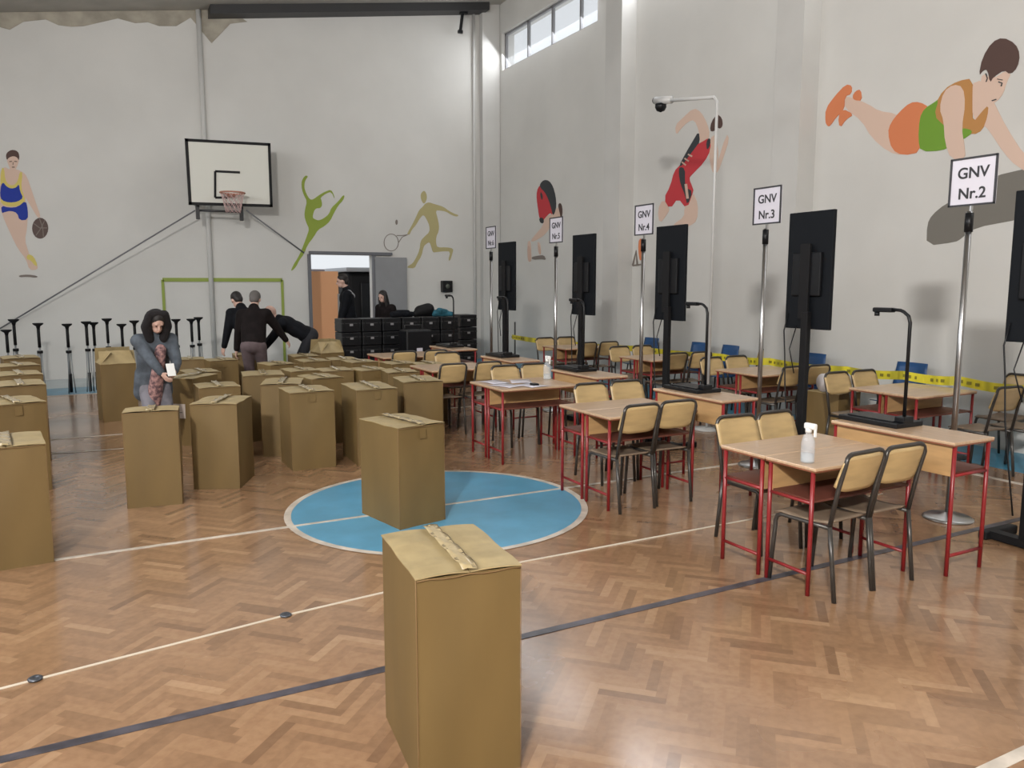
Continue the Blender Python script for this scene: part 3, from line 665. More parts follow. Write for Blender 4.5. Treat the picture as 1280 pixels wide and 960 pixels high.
CHAIRS = [  # x, y, rz, label
    (3.57, 3.02, 4, 'left of the two backs toward the camera, front row'), (3.93, 3.03, 0, 'right of the two backs toward the camera, front row'),
    (3.80, 3.68, 178, 'far side of the front row, left one with bare backrest'), (4.18, 3.68, 182, 'far side of the front row, right one with bare backrest'),
    (3.53, 4.90, 2, 'left of the two backs toward the camera, second row'), (3.92, 4.93, -2, 'right of the two backs toward the camera, second row'),
    (3.90, 5.60, 180, 'far side of the second row, left one'), (4.30, 5.62, 178, 'far side of the second row, right one'),
    (3.95, 7.35, 182, 'far side of the third row, left one'), (4.32, 7.38, 176, 'far side of the third row, right one'),
    (3.50, 8.30, 3, 'left one at the near side of the fourth row'), (3.95, 8.32, 3, 'right one at the near side of the fourth row'),
    (4.05, 9.2, 180, 'far side of the fourth row, right one'),
    (3.6, 10.1, 0, 'left one at the near side of the farthest row'), (4.05, 10.1, 0, 'right one at the near side of the farthest row')
    ]
for x, y, rz, lab in CHAIRS: put(CHP, USED, (x, y, 0), R(rz), 'plywood school chair, ' + lab, 'school chairs of the inner line'); CHP['category'] = 'chair'
# outer line near the right wall
X2 = 6.33; Y2s = [4.36, 6.2, 8.1, 10.2]
for i, y0 in enumerate(Y2s):
    rn = rown[i]
    put(DK, USED, (X2 + .42, y0 + .18, 0), 0, f'school desk by the right wall, {rn} row, nearer half', 'school desks of the wall line')
    put(DK, USED, (X2 + .42, y0 + .545, 0), PI, f'school desk by the right wall, {rn} row, farther half', 'school desks of the wall line')
    for k, (x, y, rz, lab) in enumerate(((6.62, y0 + .12, 3, 'near left'), (7.02, y0 + .1, -2, 'near right'), (6.6, y0 + .83, 180, 'far left'), (7.0, y0 + .83, 178, 'far right'))):
        if i == 0 and k == 0: continue
        if i == 0 and k == 1: x, y, rz = 7.0, 4.22, -6
        put(CHP, USED, (x, y, 0), R(rz), f'school chair at the desks by the right wall, {rn} row, {lab}', 'school chairs of the wall line')
put(CHP, USED, (7.42, 4.12, 0), R(-4), 'plywood school chair at the right edge of the picture beside the wall desks', 'school chairs of the wall line')

# ================================================================ DOCUMENT CAMERAS
def doccam():
    t = thing('document_camera', 'x', 'document camera')
    MB().box((0, 0, .016), (.26, .44, .032), bev=.006).box((0, 0, .036), (.20, .34, .008), bev=.002).build('base_tray', BLACK, t)
    MB().box((-.02, -.19, .05), (.10, .07, .04), bev=.008).build('foot', BLACK, t)
    a = MB(); a.tube([(-.02, -.19, .05), (-.02, -.19, .66)] + [(-.02, -.19 + .07 - .07 * math.cos(b), .66 + .07 * math.sin(b)) for b in (PI * .2, PI * .4)] + [(-.02, -.12, .735), (-.02, -.05, .74)], .011, 8); a.build('arm', BLACK, t)
    MB().box((-.02, .0, .735), (.05, .14, .03), bev=.008).tube([(-.02, .05, .72), (-.02, .05, .695)], .016, 10).build('camera_head', BLACK, t)
    return t
DC = doccam(); dcy = [(4.52, 3.28), (4.48, 5.08), (4.46, 6.9), (4.5, 8.66), (4.54, 10.4)]
for i, (x, y) in enumerate(dcy):
    put(DC, USED, (x, y + .1, .80), 0, f'black gooseneck document camera on the tall desk of the {rown[i]} row', 'document cameras')

# ================================================================ MONITORS
def monitor():
    t = thing('display_stand', 'x', 'display screen')
    MB().box((0, 0, 1.81), (.035, .47, .97), bev=.006).build('screen', SCREEN, t)
    MB().box((-.03, 0, 1.78), (.04, .30, .36), bev=.01).build('rear_housing', BLACK, t)
    MB().box((-.058, 0, 1.72), (.025, .10, .62), bev=.004).build('mount', BLACKM, t)
    MB().box((-.055, -.03, .75), (.05, .07, 1.44), bev=.006).build('pole', BLACKM, t)
    for s in (-1, 1): MB().box((.04, s * .21, .03), (.34, .06, .06), bev=.01).build('foot', BLACKM, t)
    MB().box((-.05, 0, .035), (.08, .42, .05)).build('crossbar', BLACKM, t)
    c = MB(); c.tube([(-.02, .20, 1.45), (-.04, .22, 1.3), (-.05, .19, 1.1), (-.06, .16, .8), (-.08, .1, .5), (-.08, .05, .2)], .006, 6); c.tube([(-.02, .1, 1.35), (-.06, .13, 1.15), (-.08, .05, .95)], .005, 6); c.build('cable', BLACK, t)
    return t
MO = monitor()
for i, (x, y) in enumerate([(5.3, 2.83), (5.3, 4.70), (5.3, 6.50), (5.3, 8.14), (5.3, 10.16)]):
    lab = ['at the right edge of the picture', 'behind the front row of desks, left of the sign for number 2', 'behind the second row, overlapping the sprinter painting', 'behind the third row, before the first pilaster', 'farthest from the camera'][i]
    put(MO, USED, (x, y, 0), R(-2 + i), 'tall black screen, ' + lab, 'upright screens on stands')
# ================================================================ SIGNS
def sign(loc, num, lab, first):
    t = thing('pole_sign', lab, 'sign', (*loc, 0), R(0), 'numbered signs on chrome poles')
    b = MB(); b.lathe([(.17, 0), (.17, .01), (.15, .022), (.05, .03), (.022, .05)], n=28); b.build('base', CHROME, t)
    MB().tube([(0, 0, .03), (0, 0, 2.2)], .021, 12).build('pole', CHROME, t)
    MB().tube([(0, 0, 2.06), (0, 0, 2.19)], .028, 12).build('clamp', BLACK, t)
    MB().box((0, -.01, 2.22), (.02, .012, .06)).build('holder', CHROME, t)
    ang = R(-90)
    p = bpy.data.objects.new('sign_board', MB().box((0, 0, 0), (.33, .012, .33), bev=.003).mesh('sign_board')); C.objects.link(p); p.data.materials.append(PAPER); p.parent = t
    p.location = (0, -.01, 2.405); p.rotation_euler = (0, 0, ang)
    f = MB(); 
    for c, d in (((0, -.008, .16), (.33, .01, .013)), ((0, -.008, -.16), (.33, .01, .013)), ((.16, -.008, 0), (.013, .01, .33)), ((-.16, -.008, 0), (.013, .01, .33))): f.box(c, d)
    f.build('border', SIGNF, p)
    for s, z, sz in (('GNV', .025, .105), ('Nr.%s' % num, -.115, .105)):
        cu = bpy.data.curves.new('sign_text', 'FONT'); cu.body = s; cu.size = sz; cu.extrude = .001; cu.offset = .0022; cu.align_x = 'CENTER'; cu.offset = .0018
        oc = bpy.data.objects.new('tmp_text', cu); C.objects.link(oc); mt = bpy.data.meshes.new_from_object(oc.evaluated_get(bpy.context.evaluated_depsgraph_get())); bpy.data.objects.remove(oc)
        o = bpy.data.objects.new('sign_text', mt); C.objects.link(o); o.data.materials.clear(); o.data.materials.append(INK); o.parent = p
        o.location = (0, -.0085, z); o.rotation_euler = (PI / 2, 0, 0)
    return t
for i, (x, y, n) in enumerate([(5.43, 3.45, '2'), (5.45, 5.36, '3'), (5.45, 7.17, '4'), (5.45, 9.05, '5'), (5.45, 10.98, '6')]):
    sign((x, y), n, 'white framed sign on a chrome pole reading GNV Nr.%s' % n, i == 0)
# ================================================================ CCTV POLE
t = thing('camera_pole', 'tall thin white pole with a side arm carrying a security camera', 'camera pole', (6.3, 7.0, 0))
MB().tube([(0, 0, .02), (0, 0, 3.72), (0, .04, 3.77), (0, .08, 3.78)], .017, 10).build('pole', PIPEW, t)
MB().lathe([(.16, 0), (.16, .02), (.03, .03)], n=20).build('base', PIPEW, t)
MB().tube([(0, .05, 3.78), (0, .98, 3.92)], .02, 10).build('arm', PIPEW, t)
k = MB().tube([(0, .80, 3.90), (0, 1.10, 3.95)], .045, 12).build('camera_body', PIPEW, t)
MB().tube([(-.0, 1.10, 3.95), (0, 1.12, 3.953)], .04, 12).build('lens', BLACK, k)
MB().lathe([(.0, -.10), (.05, -.08), (.07, -.04), (.07, 0)], (0, 1.0, 3.89), 14).build('dome', BLACK, t)

# ================================================================ THINGS ON DESKS
def bottle(loc, lab, s=1):
    t = thing('spray_bottle', lab, 'bottle', loc); t.scale = (s, s, s)
    MB().lathe([(.036, 0), (.038, .01), (.038, .11), (.030, .145), (.014, .165), (.014, .175)], n=18).build('bottle_body', LIQ, t)
    MB().lathe([(.033, .004), (.035, .012), (.035, .05)], n=18).build('liquid', mat('liquid', (.6, .68, .72), .1, alpha=.3), t)
    MB().lathe([(.018, .168), (.018, .19), (.01, .195)], n=14).box((0, -.012, .205), (.028, .075, .034), bev=.008).box((0, -.045, .175), (.01, .012, .05)).build('trigger_head', LIQW, t)
    return t
p = fl(1009, 578, .72); bottle((p.x, p.y, .72), 'clear plastic spray bottle on the front row desk')
p = fl(684, 474, .72); bottle((p.x, p.y, .72), 'white capped bottle on the third row desk', 1.1)
def sheet(name, loc, rz, lab, w=.21, d=.29, m=PAPER):
    o = MB().grid(lambda u, v: ((u - .5) * w, (v - .5) * d, .003 * math.sin(u * 3 + v * 4)), 4, 4, th=(0, 0, .002)).build(name, m); o.location = loc; o.rotation_euler = (0, 0, rz)
    return tag(o, lab, 'paper')
p = fl(625, 484, .72); sheet('paper_sheet', (3.50, 6.72, .724), .3, 'white paper sheet at the left end of the third row desk')
sheet('paper_sheet', (3.78, 6.95, .724), -.4, 'white paper sheet by the middle of the third row desk')
sheet('paper_sheet', (3.52, 7.02, .724), .1, 'white paper sheet at the far left corner of the third row desk')
sheet('paper_sheet', (3.72, 6.62, .724), .15, 'white paper sheet at the near edge of the third row desk')
p = fl(668, 482, .72); tag(MB().box((0, 0, .012), (.06, .09, .024), bev=.006).build('marker_box', BLACK, None, (p.x, p.y, .72)), 'tiny black object lying on the third row desk', 'box')
# white rod by the second screen pole
p = atY(1016, 505, 4.3)
# blue chairs behind the tape
def pchair():
    t = thing('plastic_chair', 'x', 'chair')
    def back(u, v): x = (u - .5) * .40 * (1 - .12 * v); return (x, -.19 - .07 * v + .03 * (2 * u - 1) ** 2, .44 + .40 * v)
    MB().grid(back, 8, 6, th=(0, .01, 0)).build('backrest', BLUEP, t)
    MB().grid(lambda u, v: ((u - .5) * .40, -.2 + .4 * v, .43 - .02 * math.sin(PI * v)), 6, 6, th=(0, 0, .01)).build('seat', BLUEP, t)
    for sx in (-1, 1):
        for sy in (-1, 1): MB().tube([(sx * .17, sy * .19, 0), (sx * .14, sy * .14, .42)], .011, 8).build('leg', CHTUBE, t)
    return t
PC = pchair()
for (px_, py_, rz, lab) in ((1131, 450, 92, 'behind the desks, nearest blue one'), (1008, 441, 90, 'behind the second screen pole'), (903, 432, 85, 'between the camera pole and the number 3 sign'), (868, 427, 95, 'left of the camera pole'), (806, 423, 90, 'beside the number 4 sign')):
    p = atX(px_, py_, 7.8)
    put(PC, USED, (7.72, p.y, 0), R(rz), 'blue plastic chair along the right wall ' + lab, 'blue plastic chairs along the right wall')
for (px_, lab) in ((1258, 'right of the nearest blue chair'), (940, 'far left, near the number 3 sign')):
    p = atX(px_, 462, 7.75); put(CHP, USED, (7.76, p.y, 0), R(88), 'tan plywood chair standing against the right wall ' + lab, 'school chairs of the wall line')
# caution tape
tp = MB(); PT = [(640, 421), (700, 428), (800, 436), (900, 446), (960, 452), (1060, 463), (1130, 469), (1197, 476), (1295, 488)]
vs = []
X3 = 7.38
for (x, y) in PT:
    p = atX(x, y, X3); vs.append(p)
for side, m_ in ((0, YTAPE),):
    P2 = []
    for i in range(len(vs) - 1):
        for k in range(8):
            t_ = k / 8; q_ = vs[i].lerp(vs[i + 1], t_); q_.z -= .02 * math.sin(PI * t_); q_.x += .02 * math.sin(i * 2 + t_ * 5); P2.append(q_)
    P2.append(vs[-1])
    n_ = len(P2)
    tp._add([v + Vector((0, 0, .045)) for v in P2] + [v - Vector((0, 0, .045)) for v in P2], [(i, i + 1, n_ + i + 1, n_ + i) for i in range(n_ - 1)], False)
tape = tp.build('caution_tape', YTAPE); tag(tape, 'yellow caution tape stretched along the right wall behind the desks', 'tape')
so = tape.modifiers.new('s', 'SOLIDIFY'); so.thickness = .002
mk = MB(); rnd = random.Random(4)
acc = 0
for i in range(0, n_ - 3, 4):
    a, b = P2[i], P2[min(i + 2, n_ - 1)]
    d = (b - a); L_ = d.length; d.normalize(); k = 0.
    while k < L_:
        w_ = rnd.uniform(.02, .06); c = a + d * (k + w_ / 2)
        mk.box((c.x - .012, c.y, c.z), (.002, w_ * .8, .03)); k += w_ + .03
mo_ = mk.build('printed_marks', mat('tape_print', (.22, .19, .02), .6), tape); mo_['kind'] = 'stuff'
# tape posts
for i, (px_) in enumerate((642, 1198)):
    p = atX(px_, 440, X3); t = thing('tape_post', ['thin post holding the far end of the yellow tape', 'thin dark post holding the yellow tape by the number 2 sign'][i], 'post', (X3 + .03, p.y, 0))
    MB().tube([(0, 0, .02), (0, 0, .95)], .016, 8).build('post', DSTEEL, t); MB().lathe([(.13, 0), (.13, .02), (.02, .03)], n=18).build('base', DSTEEL, t)
# white roll on a box behind the tape
t = thing('banner_roll', 'fat white roll lying on a carton behind the second screen pole', 'roll', (0, 0, 0)); p = fl(1046, 490, .55)
t.location = (p.x, p.y + .05, .555)
MB().tube([(-.16, .0, .10), (.16, -.02, .10)], [.098, .098], 20).build('roll', ROLLW, t)
MB().tube([(.161, -.02, .10), (.163, -.02, .10)], .03, 12).build('core', CARD, t)
put(bp_closed[0], USED, (p.x, p.y + .05, 0), .1, 'brown cardboard box under the fat white roll', None, (.95, .8, .55 / .70))

# ================================================================ BLACK CASES
def case(w=.34, d=.42, h=.225):
    t = thing('equipment_case', 'x', 'case')
    MB().box((0, 0, h / 2), (w - .006, d, h - .006), bev=.012).build('shell', BLACK, t)
    MB().box((0, 0, h * .66), (w, d + .006, .012)).build('lid_seam', DSTEEL, t)
    l = MB().box((0, -d / 2 - .004, h * .55), (.055, .006, .035)).build('latch', mat('latch_silver', (.4, .4, .42), .35, .6), t)
    for s in (-1, 1): MB().box((s * w * .34, -d / 2 - .003, h * .5), (.02, .008, .09)).build('clasp', BLACKM, t)
    return t
CS = case(); cols_ = [3.78 + .355 * i for i in range(6)]
for i, x in enumerate(cols_):
    nrow = 5
    for k in range(nrow):
        put(CS, USED, (x, 13.05 + .01 * ((i * 3 + k) % 3), k * .225), 0, 'black case in the wall of cases, %s column from left, %s from top' % (['first', 'second', 'third', 'fourth', 'fifth', 'sixth'][i], ['fifth', 'fourth', 'third', 'second', 'topmost'][k]), 'stacked black equipment cases')
for k in range(5): put(CS, USED, (6.06, 13.35, k * .23), 0, 'black case in the separate stack at the right, %s from top' % ['fifth', 'fourth', 'third', 'second', 'topmost'][k], 'stacked black equipment cases')
t = thing('trolley_case', 'tall upright black trolley case with a white tag before the stacked cases', 'case', (4.72, 12.35, 0))
MB().box((0, 0, .5), (.46, .36, .90), bev=.03).build('shell', BLACK, t); MB().box((0, -.185, .62), (.10, .006, .07)).build('tag', PAPER, t)
MB().tube([(-.15, .1, .94), (-.15, .1, 1.02), (.15, .1, 1.02), (.15, .1, .94)], .01, 8).build('handle', DSTEEL, t)
for s in (-1, 1): MB().tube([(s * .2 - .015, -.1, .035), (s * .2 + .015, -.1, .035)], .035, 12).build('wheel', BLACKM, t)
# ================================================================ STANDS along the far wall
LEGG = mat('leg_grey', (.22, .24, .25), .4, .4)
def tripod():
    t = thing('folded_stand', 'x', 'stand')
    MB().lathe([(.02, 0), (.03, .05), (.07, .08), (.075, .10)], (0, 0, 1.03), 14).build('head', BLACKM, t)
    MB().tube([(0, 0, .75), (0, 0, 1.05)], .022, 10).build('upper_tube', BLACKM, t)
    MB().tube([(0, 0, .30), (0, 0, .76)], .013, 10).build('inner_tube', mat('tube_grey', (.25, .27, .28), .4, .4), t)
    MB().tube([(0, 0, .66), (0, 0, .70)], .04, 10).build('collar', BLACKM, t)
    MB().tube([(0, 0, 0.02), (0, 0, .32)], .022, 10).build('foot_tube', BLACKM, t)
    for k in range(3):
        a = 2 * PI * k / 3 + .4; MB().tube([(.03 * math.cos(a), .03 * math.sin(a), .66), (.036 * math.cos(a), .036 * math.sin(a), .35), (.06 * math.cos(a), .06 * math.sin(a), .01)], [.007, .006, .009], 6).build('leg', LEGG, t)
    return t
TP = tripod()
st = [(10, 1.02), (20, 1.17), (50, 1.11), (86, 1.09), (110, 1.12), (119, 1.10), (136, 1.16), (154, 1.07), (170, 1.12), (222, 1.13), (241, 1.13), (250, 1.15)]
nm = ['leftmost one', 'second from the left, taller', 'third from the left, above the left column of boxes', 'fourth from the left, alone in the gap', 'fifth from the left, close beside the sixth', 'sixth from the left, leaning by the fifth', 'seventh from the left, tallest behind the open box', 'eighth from the left, short one behind the open box', 'half hidden behind the woman', 'right of the woman', 'left one of the last pair by the goal', 'right one of the last pair by the goal']
for i, (x, h) in enumerate(st):
    p = atY(x, 440, 14.0 + (.12 if i in (1, 5, 11) else 0)); put(TP, USED, (p.x, p.y, 0), R(30 * i), 'folded black stand, ' + nm[i], 'folded black stands along the far wall', (1, 1, h / 1.13))
# clothes on the cases
def soft(name, lab, cat, balls, m, vox=.02):
    pass

# ================================================================ PEOPLE
def blob_mesh(name, caps, vox=.013, smooth=4):
    """caps: (p0, p1, r0, r1) tapered capsules or (c, (rx,ry,rz), rot) ellipsoids -> one continuous surface"""
    bm = bmesh.new()
    for c in caps:
        if c[0] == 'e':
            _, ctr, rad, M3 = c
            M = Matrix.Translation(Vector(ctr)) @ (M3.to_4x4() if M3 else Matrix()) @ Matrix.Diagonal((*rad, 1))
            bmesh.ops.create_uvsphere(bm, u_segments=18, v_segments=12, radius=1, matrix=M)
        else:
            p0, p1, r0, r1 = Vector(c[0]), Vector(c[1]), c[2], c[3]
            d = p1 - p0
            if d.length < 1e-5: continue
            Q = d.to_track_quat('Z', 'Y').to_matrix().to_4x4(); n = 12; L_ = d.length
            rings = []
            prof = [(-r0 * math.cos(a), r0 * math.sin(a)) for a in (.25, .7, 1.15, PI / 2)] + [(L_ + r1 * math.cos(a), r1 * math.sin(a)) for a in (PI / 2, 1.15, .7, .25)]
            for (z, r) in prof:
                rings.append([bm.verts.new((Matrix.Translation(p0) @ Q @ Vector((r * math.cos(2 * PI * k / n), r * math.sin(2 * PI * k / n), z)))) for k in range(n)])
            for i in range(len(rings) - 1):
                for k in range(n): bm.faces.new((rings[i][k], rings[i][(k + 1) % n], rings[i + 1][(k + 1) % n], rings[i + 1][k]))
            bm.faces.new(rings[0][::-1]); bm.faces.new(rings[-1])
    bmesh.ops.recalc_face_normals(bm, faces=bm.faces[:])
    me = bpy.data.meshes.new(name); bm.to_mesh(me); bm.free()
    o = bpy.data.objects.new('tmp_' + name, me); C.objects.link(o)
    r = o.modifiers.new('r', 'REMESH'); r.mode = 'VOXEL'; r.voxel_size = vox; r.use_smooth_shade = True
    s = o.modifiers.new('s', 'SMOOTH'); s.iterations = smooth; s.factor = .5
    dg = bpy.context.evaluated_depsgraph_get(); dg.update()
    m2 = bpy.data.meshes.new_from_object(o.evaluated_get(dg)); m2.name = name
    bpy.data.objects.remove(o); 
    m2.polygons.foreach_set('use_smooth', [True] * len(m2.polygons))
    return m2
def part(name, me, m, parent):
    o = bpy.data.objects.new(name, me); C.objects.link(o); me.materials.clear(); me.materials.append(m); o.parent = parent; return o
def ik(a, c, l1, l2, bend):
    a, c = Vector(a), Vector(c); d = c - a; L_ = min(d.length, (l1 + l2) * .999); dn = d.normalized(); c2 = a + dn * L_
    x = (l1 * l1 - l2 * l2 + L_ * L_) / (2 * L_); h = math.sqrt(max(0, l1 * l1 - x * x)); b = Vector(bend); b = (b - dn * b.dot(dn)).normalized()
    return a + dn * x + b * h, c2
def hand(wrist, dirv, palmn, side, grip=.4):
    """palm, four fingers, thumb as capsules"""
    d = Vector(dirv).normalized(); n = Vector(palmn); n = (n - d * n.dot(d)).normalized(); s = d.cross(n).normalized() * side; w = Vector(wrist); out = []
    out.append((w, w + d * .03, .024, .024))
    for k, (off, ln) in enumerate(((-.028, .062), (-.010, .07), (.009, .066), (.026, .052))):
        b = w + d * .085 + s * off; out.append((w + s * off * .5, b, .016, .0105))
        m_ = b + (d * math.cos(grip) + n * math.sin(grip)) * ln * .5; e = m_ + (d * math.cos(grip * 2.2) + n * math.sin(grip * 2.2)) * ln * .5
        out.append((b, m_, .0092, .0085)); out.append((m_, e, .0085, .007))
    tb = w + d * .03 - s * .028; tm = tb + (d * .6 - s * .75 + n * .2).normalized() * .035; te = tm + (d * .9 - s * .2 + n * .3).normalized() * .03
    out.append((tb, tm, .013, .011)); out.append((tm, te, .0105, .008))
    return out
def person(label, loc, rz, scale=.92, lean=0., crouch=0., headpitch=0., headyaw=0., lh=None, rh=None, top=JBLK, bottom=TRB, hair=HAIRD, bald=False, hairlen=0, coat=0., extra=None, stance=.1, twist=0, step=0.):
    t = thing('person', label, 'person', loc, rz); t.scale = (scale,) * 3
    V = Vector
    hipz = .93 - crouch; hip = V((0, -.12 * math.sin(lean), hipz))
    Mt = Matrix.Rotation(-lean, 3, 'X') @ Matrix.Rotation(twist, 3, 'Z')
    def T(x, y, z): return hip + Mt @ V((x, y, z))
    waist, chest, neckb = T(0, .0, .17), T(0, .0, .38), T(0, -.01, .53)
    Mh = Matrix.Rotation(headyaw, 3, 'Z') @ Matrix.Rotation(-(lean * .6 + headpitch), 3, 'X')
    neckt = neckb + (Mt @ V((0, .02, .09))); hc = neckt + Mh @ V((0, .03, .10))
    def Hd(x, y, z): return hc + Mh @ V((x, y, z))
    sh = [T(-.175, 0, .475), T(.175, 0, .475)]
    hips = [hip + V((-.09, 0, -.0)), hip + V((.09, 0, -.0))]
    ank = [V((-stance, -.03 - step, .09)), V((stance, .0 + step, .09))]
    knee = [ik(hips[i], ank[i], .44, .44, (0, 1, 0))[0] for i in (0, 1)]
    wr = []; el = []
    for i, h in enumerate((lh, rh)):
        tgt = V(h) if h else sh[i] + V(((-.07, .07)[i], .05, -.50))
        e, w_ = ik(sh[i], tgt, .28, .25, ((-.5, .5)[i], -.7, -.3)); el.append(e); wr.append(w_)
    # skin: the whole continuous body
    B = []
    for i in (0, 1):
        s_ = (-1, 1)[i]
        B += [(hips[i], knee[i], .06, .045), (knee[i], ank[i], .05, .034), (ank[i], ank[i] + V((s_ * .02, .13, -.055)), .036, .028)]
        B += [(neckb, sh[i], .05, .045), (sh[i], el[i], .045, .036), (el[i], wr[i], .036, .024)]
        fd = (wr[i] - el[i]).normalized(); B += hand(wr[i], fd, V((-s_, .15, -.1)), -s_, .45)
    B += [(hip, waist, .085, .08), (waist, chest, .08, .09), (chest, neckb, .09, .055), (neckb, neckt + Mh @ V((0, 0, .03)), .052, .05)]
    B += [('e', Hd(0, -.01, .02), (.073, .092, .10), Mh), ('e', Hd(0, .03, -.06), (.05, .055, .05), Mh), (Hd(0, .085, .0), Hd(0, .102, -.03), .009, .014), ('e', Hd(0, .078, -.066), (.022, .012, .008), Mh)]
    for s_ in (-1, 1): B += [('e', Hd(s_ * .074, 0, -.005), (.010, .018, .028), Mh), ('e', Hd(s_ * .03, .075, .025), (.017, .012, .01), Mh)]
    body = part('body', blob_mesh('body', B, .0085, 2), SKIN, t)
    ey = MB()
    for s_ in (-1, 1): c = Hd(s_ * .03, .080, .008); ey.lathe([(.001, -.008), (.007, -.004), (.008, 0), (.007, .004), (.001, .008)], c, 8)
    ey.build('eyes', BLACK, body)
    # hair
    if not bald:
        Hh = [('e', Hd(0, -.022, .045), (.083, .095, .088), Mh), ('e', Hd(0, -.06, -.01), (.072, .06, .08), Mh)]
        if hairlen:
            for s_ in (-1, 1): Hh += [(Hd(s_ * .07, -.01, .05), Hd(s_ * .08, .02, -.06), .028, .03), (Hd(s_ * .08, .02, -.06), Hd(s_ * .08, .03, -.20 * hairlen), .032, .03)]
            Hh += [(Hd(0, -.07, 0), Hd(0, -.08, -.2 * hairlen), .06, .06)]
        part('hair', blob_mesh('hair', Hh, .012, 2), hair, t)
    # jacket
    J = [('e', T(0, 0, .40), (.20, .135, .17), Mt), ('e', T(0, 0, .24), (.18, .135, .20), Mt), ('e', T(0, 0, .08), (.175, .14, .16), Mt), (T(-.06, 0, .1), T(-.06, 0, .42), .12, .12), (T(.06, 0, .1), T(.06, 0, .42), .12, .12), (neckb, neckb + (Mt @ V((0, 0, .03))), .085, .08)]
    if coat: J += [(T(-.06, 0, .05), hips[0] + V((-.02, 0, -coat)), .14, .11), (T(.06, 0, .05), hips[1] + V((.02, 0, -coat)), .14, .11)]
    for i in (0, 1): J += [(T((-.08, .08)[i], 0, .47), sh[i], .085, .085), (sh[i], el[i], .082, .062), (el[i], el[i].lerp(wr[i], .93), .062, .045)]
    part('jacket', blob_mesh('jacket', J, .014, 3), top, t)
    P = [('e', hip + V((0, 0, .02)), (.165, .13, .13), None)]
    for i in (0, 1): P += [(hips[i], knee[i], .098, .072), (knee[i], ank[i] + V((0, 0, .0)), .072, .058)]
    part('trousers', blob_mesh('trousers', P, .014, 3), bottom, t)
    for i in (0, 1):
        s_ = (-1, 1)[i]; part('shoe', blob_mesh('shoe', [(ank[i] + V((0, -.03, -.045)), ank[i] + V((s_ * .02, .15, -.05)), .045, .038), (ank[i], ank[i] + V((0, .02, -.04)), .045, .045)], .012, 2), SHOE, t)
    if extra: extra(t, dict(T=T, Hd=Hd, Mh=Mh, Mt=Mt, hip=hip, sh=sh, neckb=neckb, neckt=neckt, wr=wr, el=el, hips=hips, knee=knee, ank=ank))
    return t
def woman_extra(t, k):
    Hd, T = k['Hd'], k['T']
    Fh = [(Hd(-.075, -.02, .10), Hd(-.115, -.0, -.05), .05, .055), (Hd(.075, -.02, .10), Hd(.115, -.0, -.05), .05, .055), (Hd(-.075, -.02, .10), Hd(.075, -.02, .10), .05, .05), (Hd(-.115, 0, -.05), Hd(-.07, .05, -.19), .055, .05), (Hd(.115, 0, -.05), Hd(.07, .05, -.19), .055, .05), ('e', Hd(0, -.09, -.01), (.12, .07, .14), k['Mh'])]
    part('hood', blob_mesh('hood', Fh, .013, 2), FUR, t)
    S = [(T(-.03, .14, .42), T(.0, .18, .16), .06, .07), (T(0, .18, .16), T(.04, .20, -.25), .07, .09), (T(.04, .2, -.25), T(.03, .16, -.45), .09, .07)]
    part('scarf', blob_mesh('scarf', S, .013, 2), SCARF, t)
p0 = fl(190, 560)
pw = atY(187, 385, 8.6)
person('woman in a grey hooded jacket and patterned scarf looking down beside the boxes', (pw.x, 8.6, 0), R(192), .86, lean=.34, headpitch=.35, lh=(-.10, .46, 1.0), rh=(.04, .50, .98), top=HOOD, bottom=TRG, hair=HAIRD, hairlen=1, coat=.16, extra=woman_extra, crouch=.04)
pm = atY(316, 400, 11.2)
person('man in a dark brown jacket seen from behind, reaching down to a box', (pm.x, 11.2, 0), R(-20), .95, lean=.30, headpitch=.35, lh=(-.30, .18, .72), rh=(.50, .42, .80), top=JBRN, bottom=TRP, hair=HAIRG, twist=-.1, crouch=.03)
pm = atY(309, 400, 12.1)
person('man in a black jacket half hidden behind the brown-jacketed man', (pm.x, 12.1, 0), R(20), .97, lean=.42, headpitch=.35, crouch=.05, lh=(-.3, .25, .66), top=JBLK, bottom=TRB)
pm = atY(379, 400, 12.4)
person('bald man in black bending over the boxes toward the left', (pm.x, 12.4, 0), R(75), .97, lean=1.05, headpitch=-.25, lh=(-.12, .62, .72), rh=(.15, .66, .74), top=JBLK, bottom=TRB, bald=True, crouch=.02)
pm = atY(436, 400, 14.6)
def collar(t, k):
    T = k['T']; part('collar', blob_mesh('collar', [(T(-.1, -.03, .50), T(.1, -.03, .50), .06, .06), (T(-.1, -.03, .5), T(0, -.1, .44), .06, .05), (T(.1, -.03, .5), T(0, -.1, .44), .06, .05)], .013, 2), WCOL, t)
person('man in a black jacket with a pale collar standing in the doorway', (pm.x, 14.6, 0), R(80), 1.07, lean=.08, headpitch=.15, lh=(-.2, .2, .86), rh=(.2, .16, .86), top=JBLK, bottom=TRB, extra=collar)
pm = atY(484, 400, 14.0)
person('person in a dark hooded coat standing behind the black cases', (pm.x, 14.0, 0), R(120), .90, lean=.12, headpitch=.2, top=JBRN, bottom=TRB, hairlen=1, coat=.3)
ph = Vector((pw.x, 8.6, 0)) + Matrix.Rotation(R(192), 3, 'Z') @ (Vector((-.03, .56, 1.0)) * .86)
o = MB().box((0, 0, 0), (.075, .012, .13), rx=-.5, bev=.004).build('smartphone', LIQW); o.location = ph + Vector((0, -.03, .03)); o.rotation_euler = (0, 0, R(12)); tag(o, 'small white phone held in the hands of the woman', 'phone')
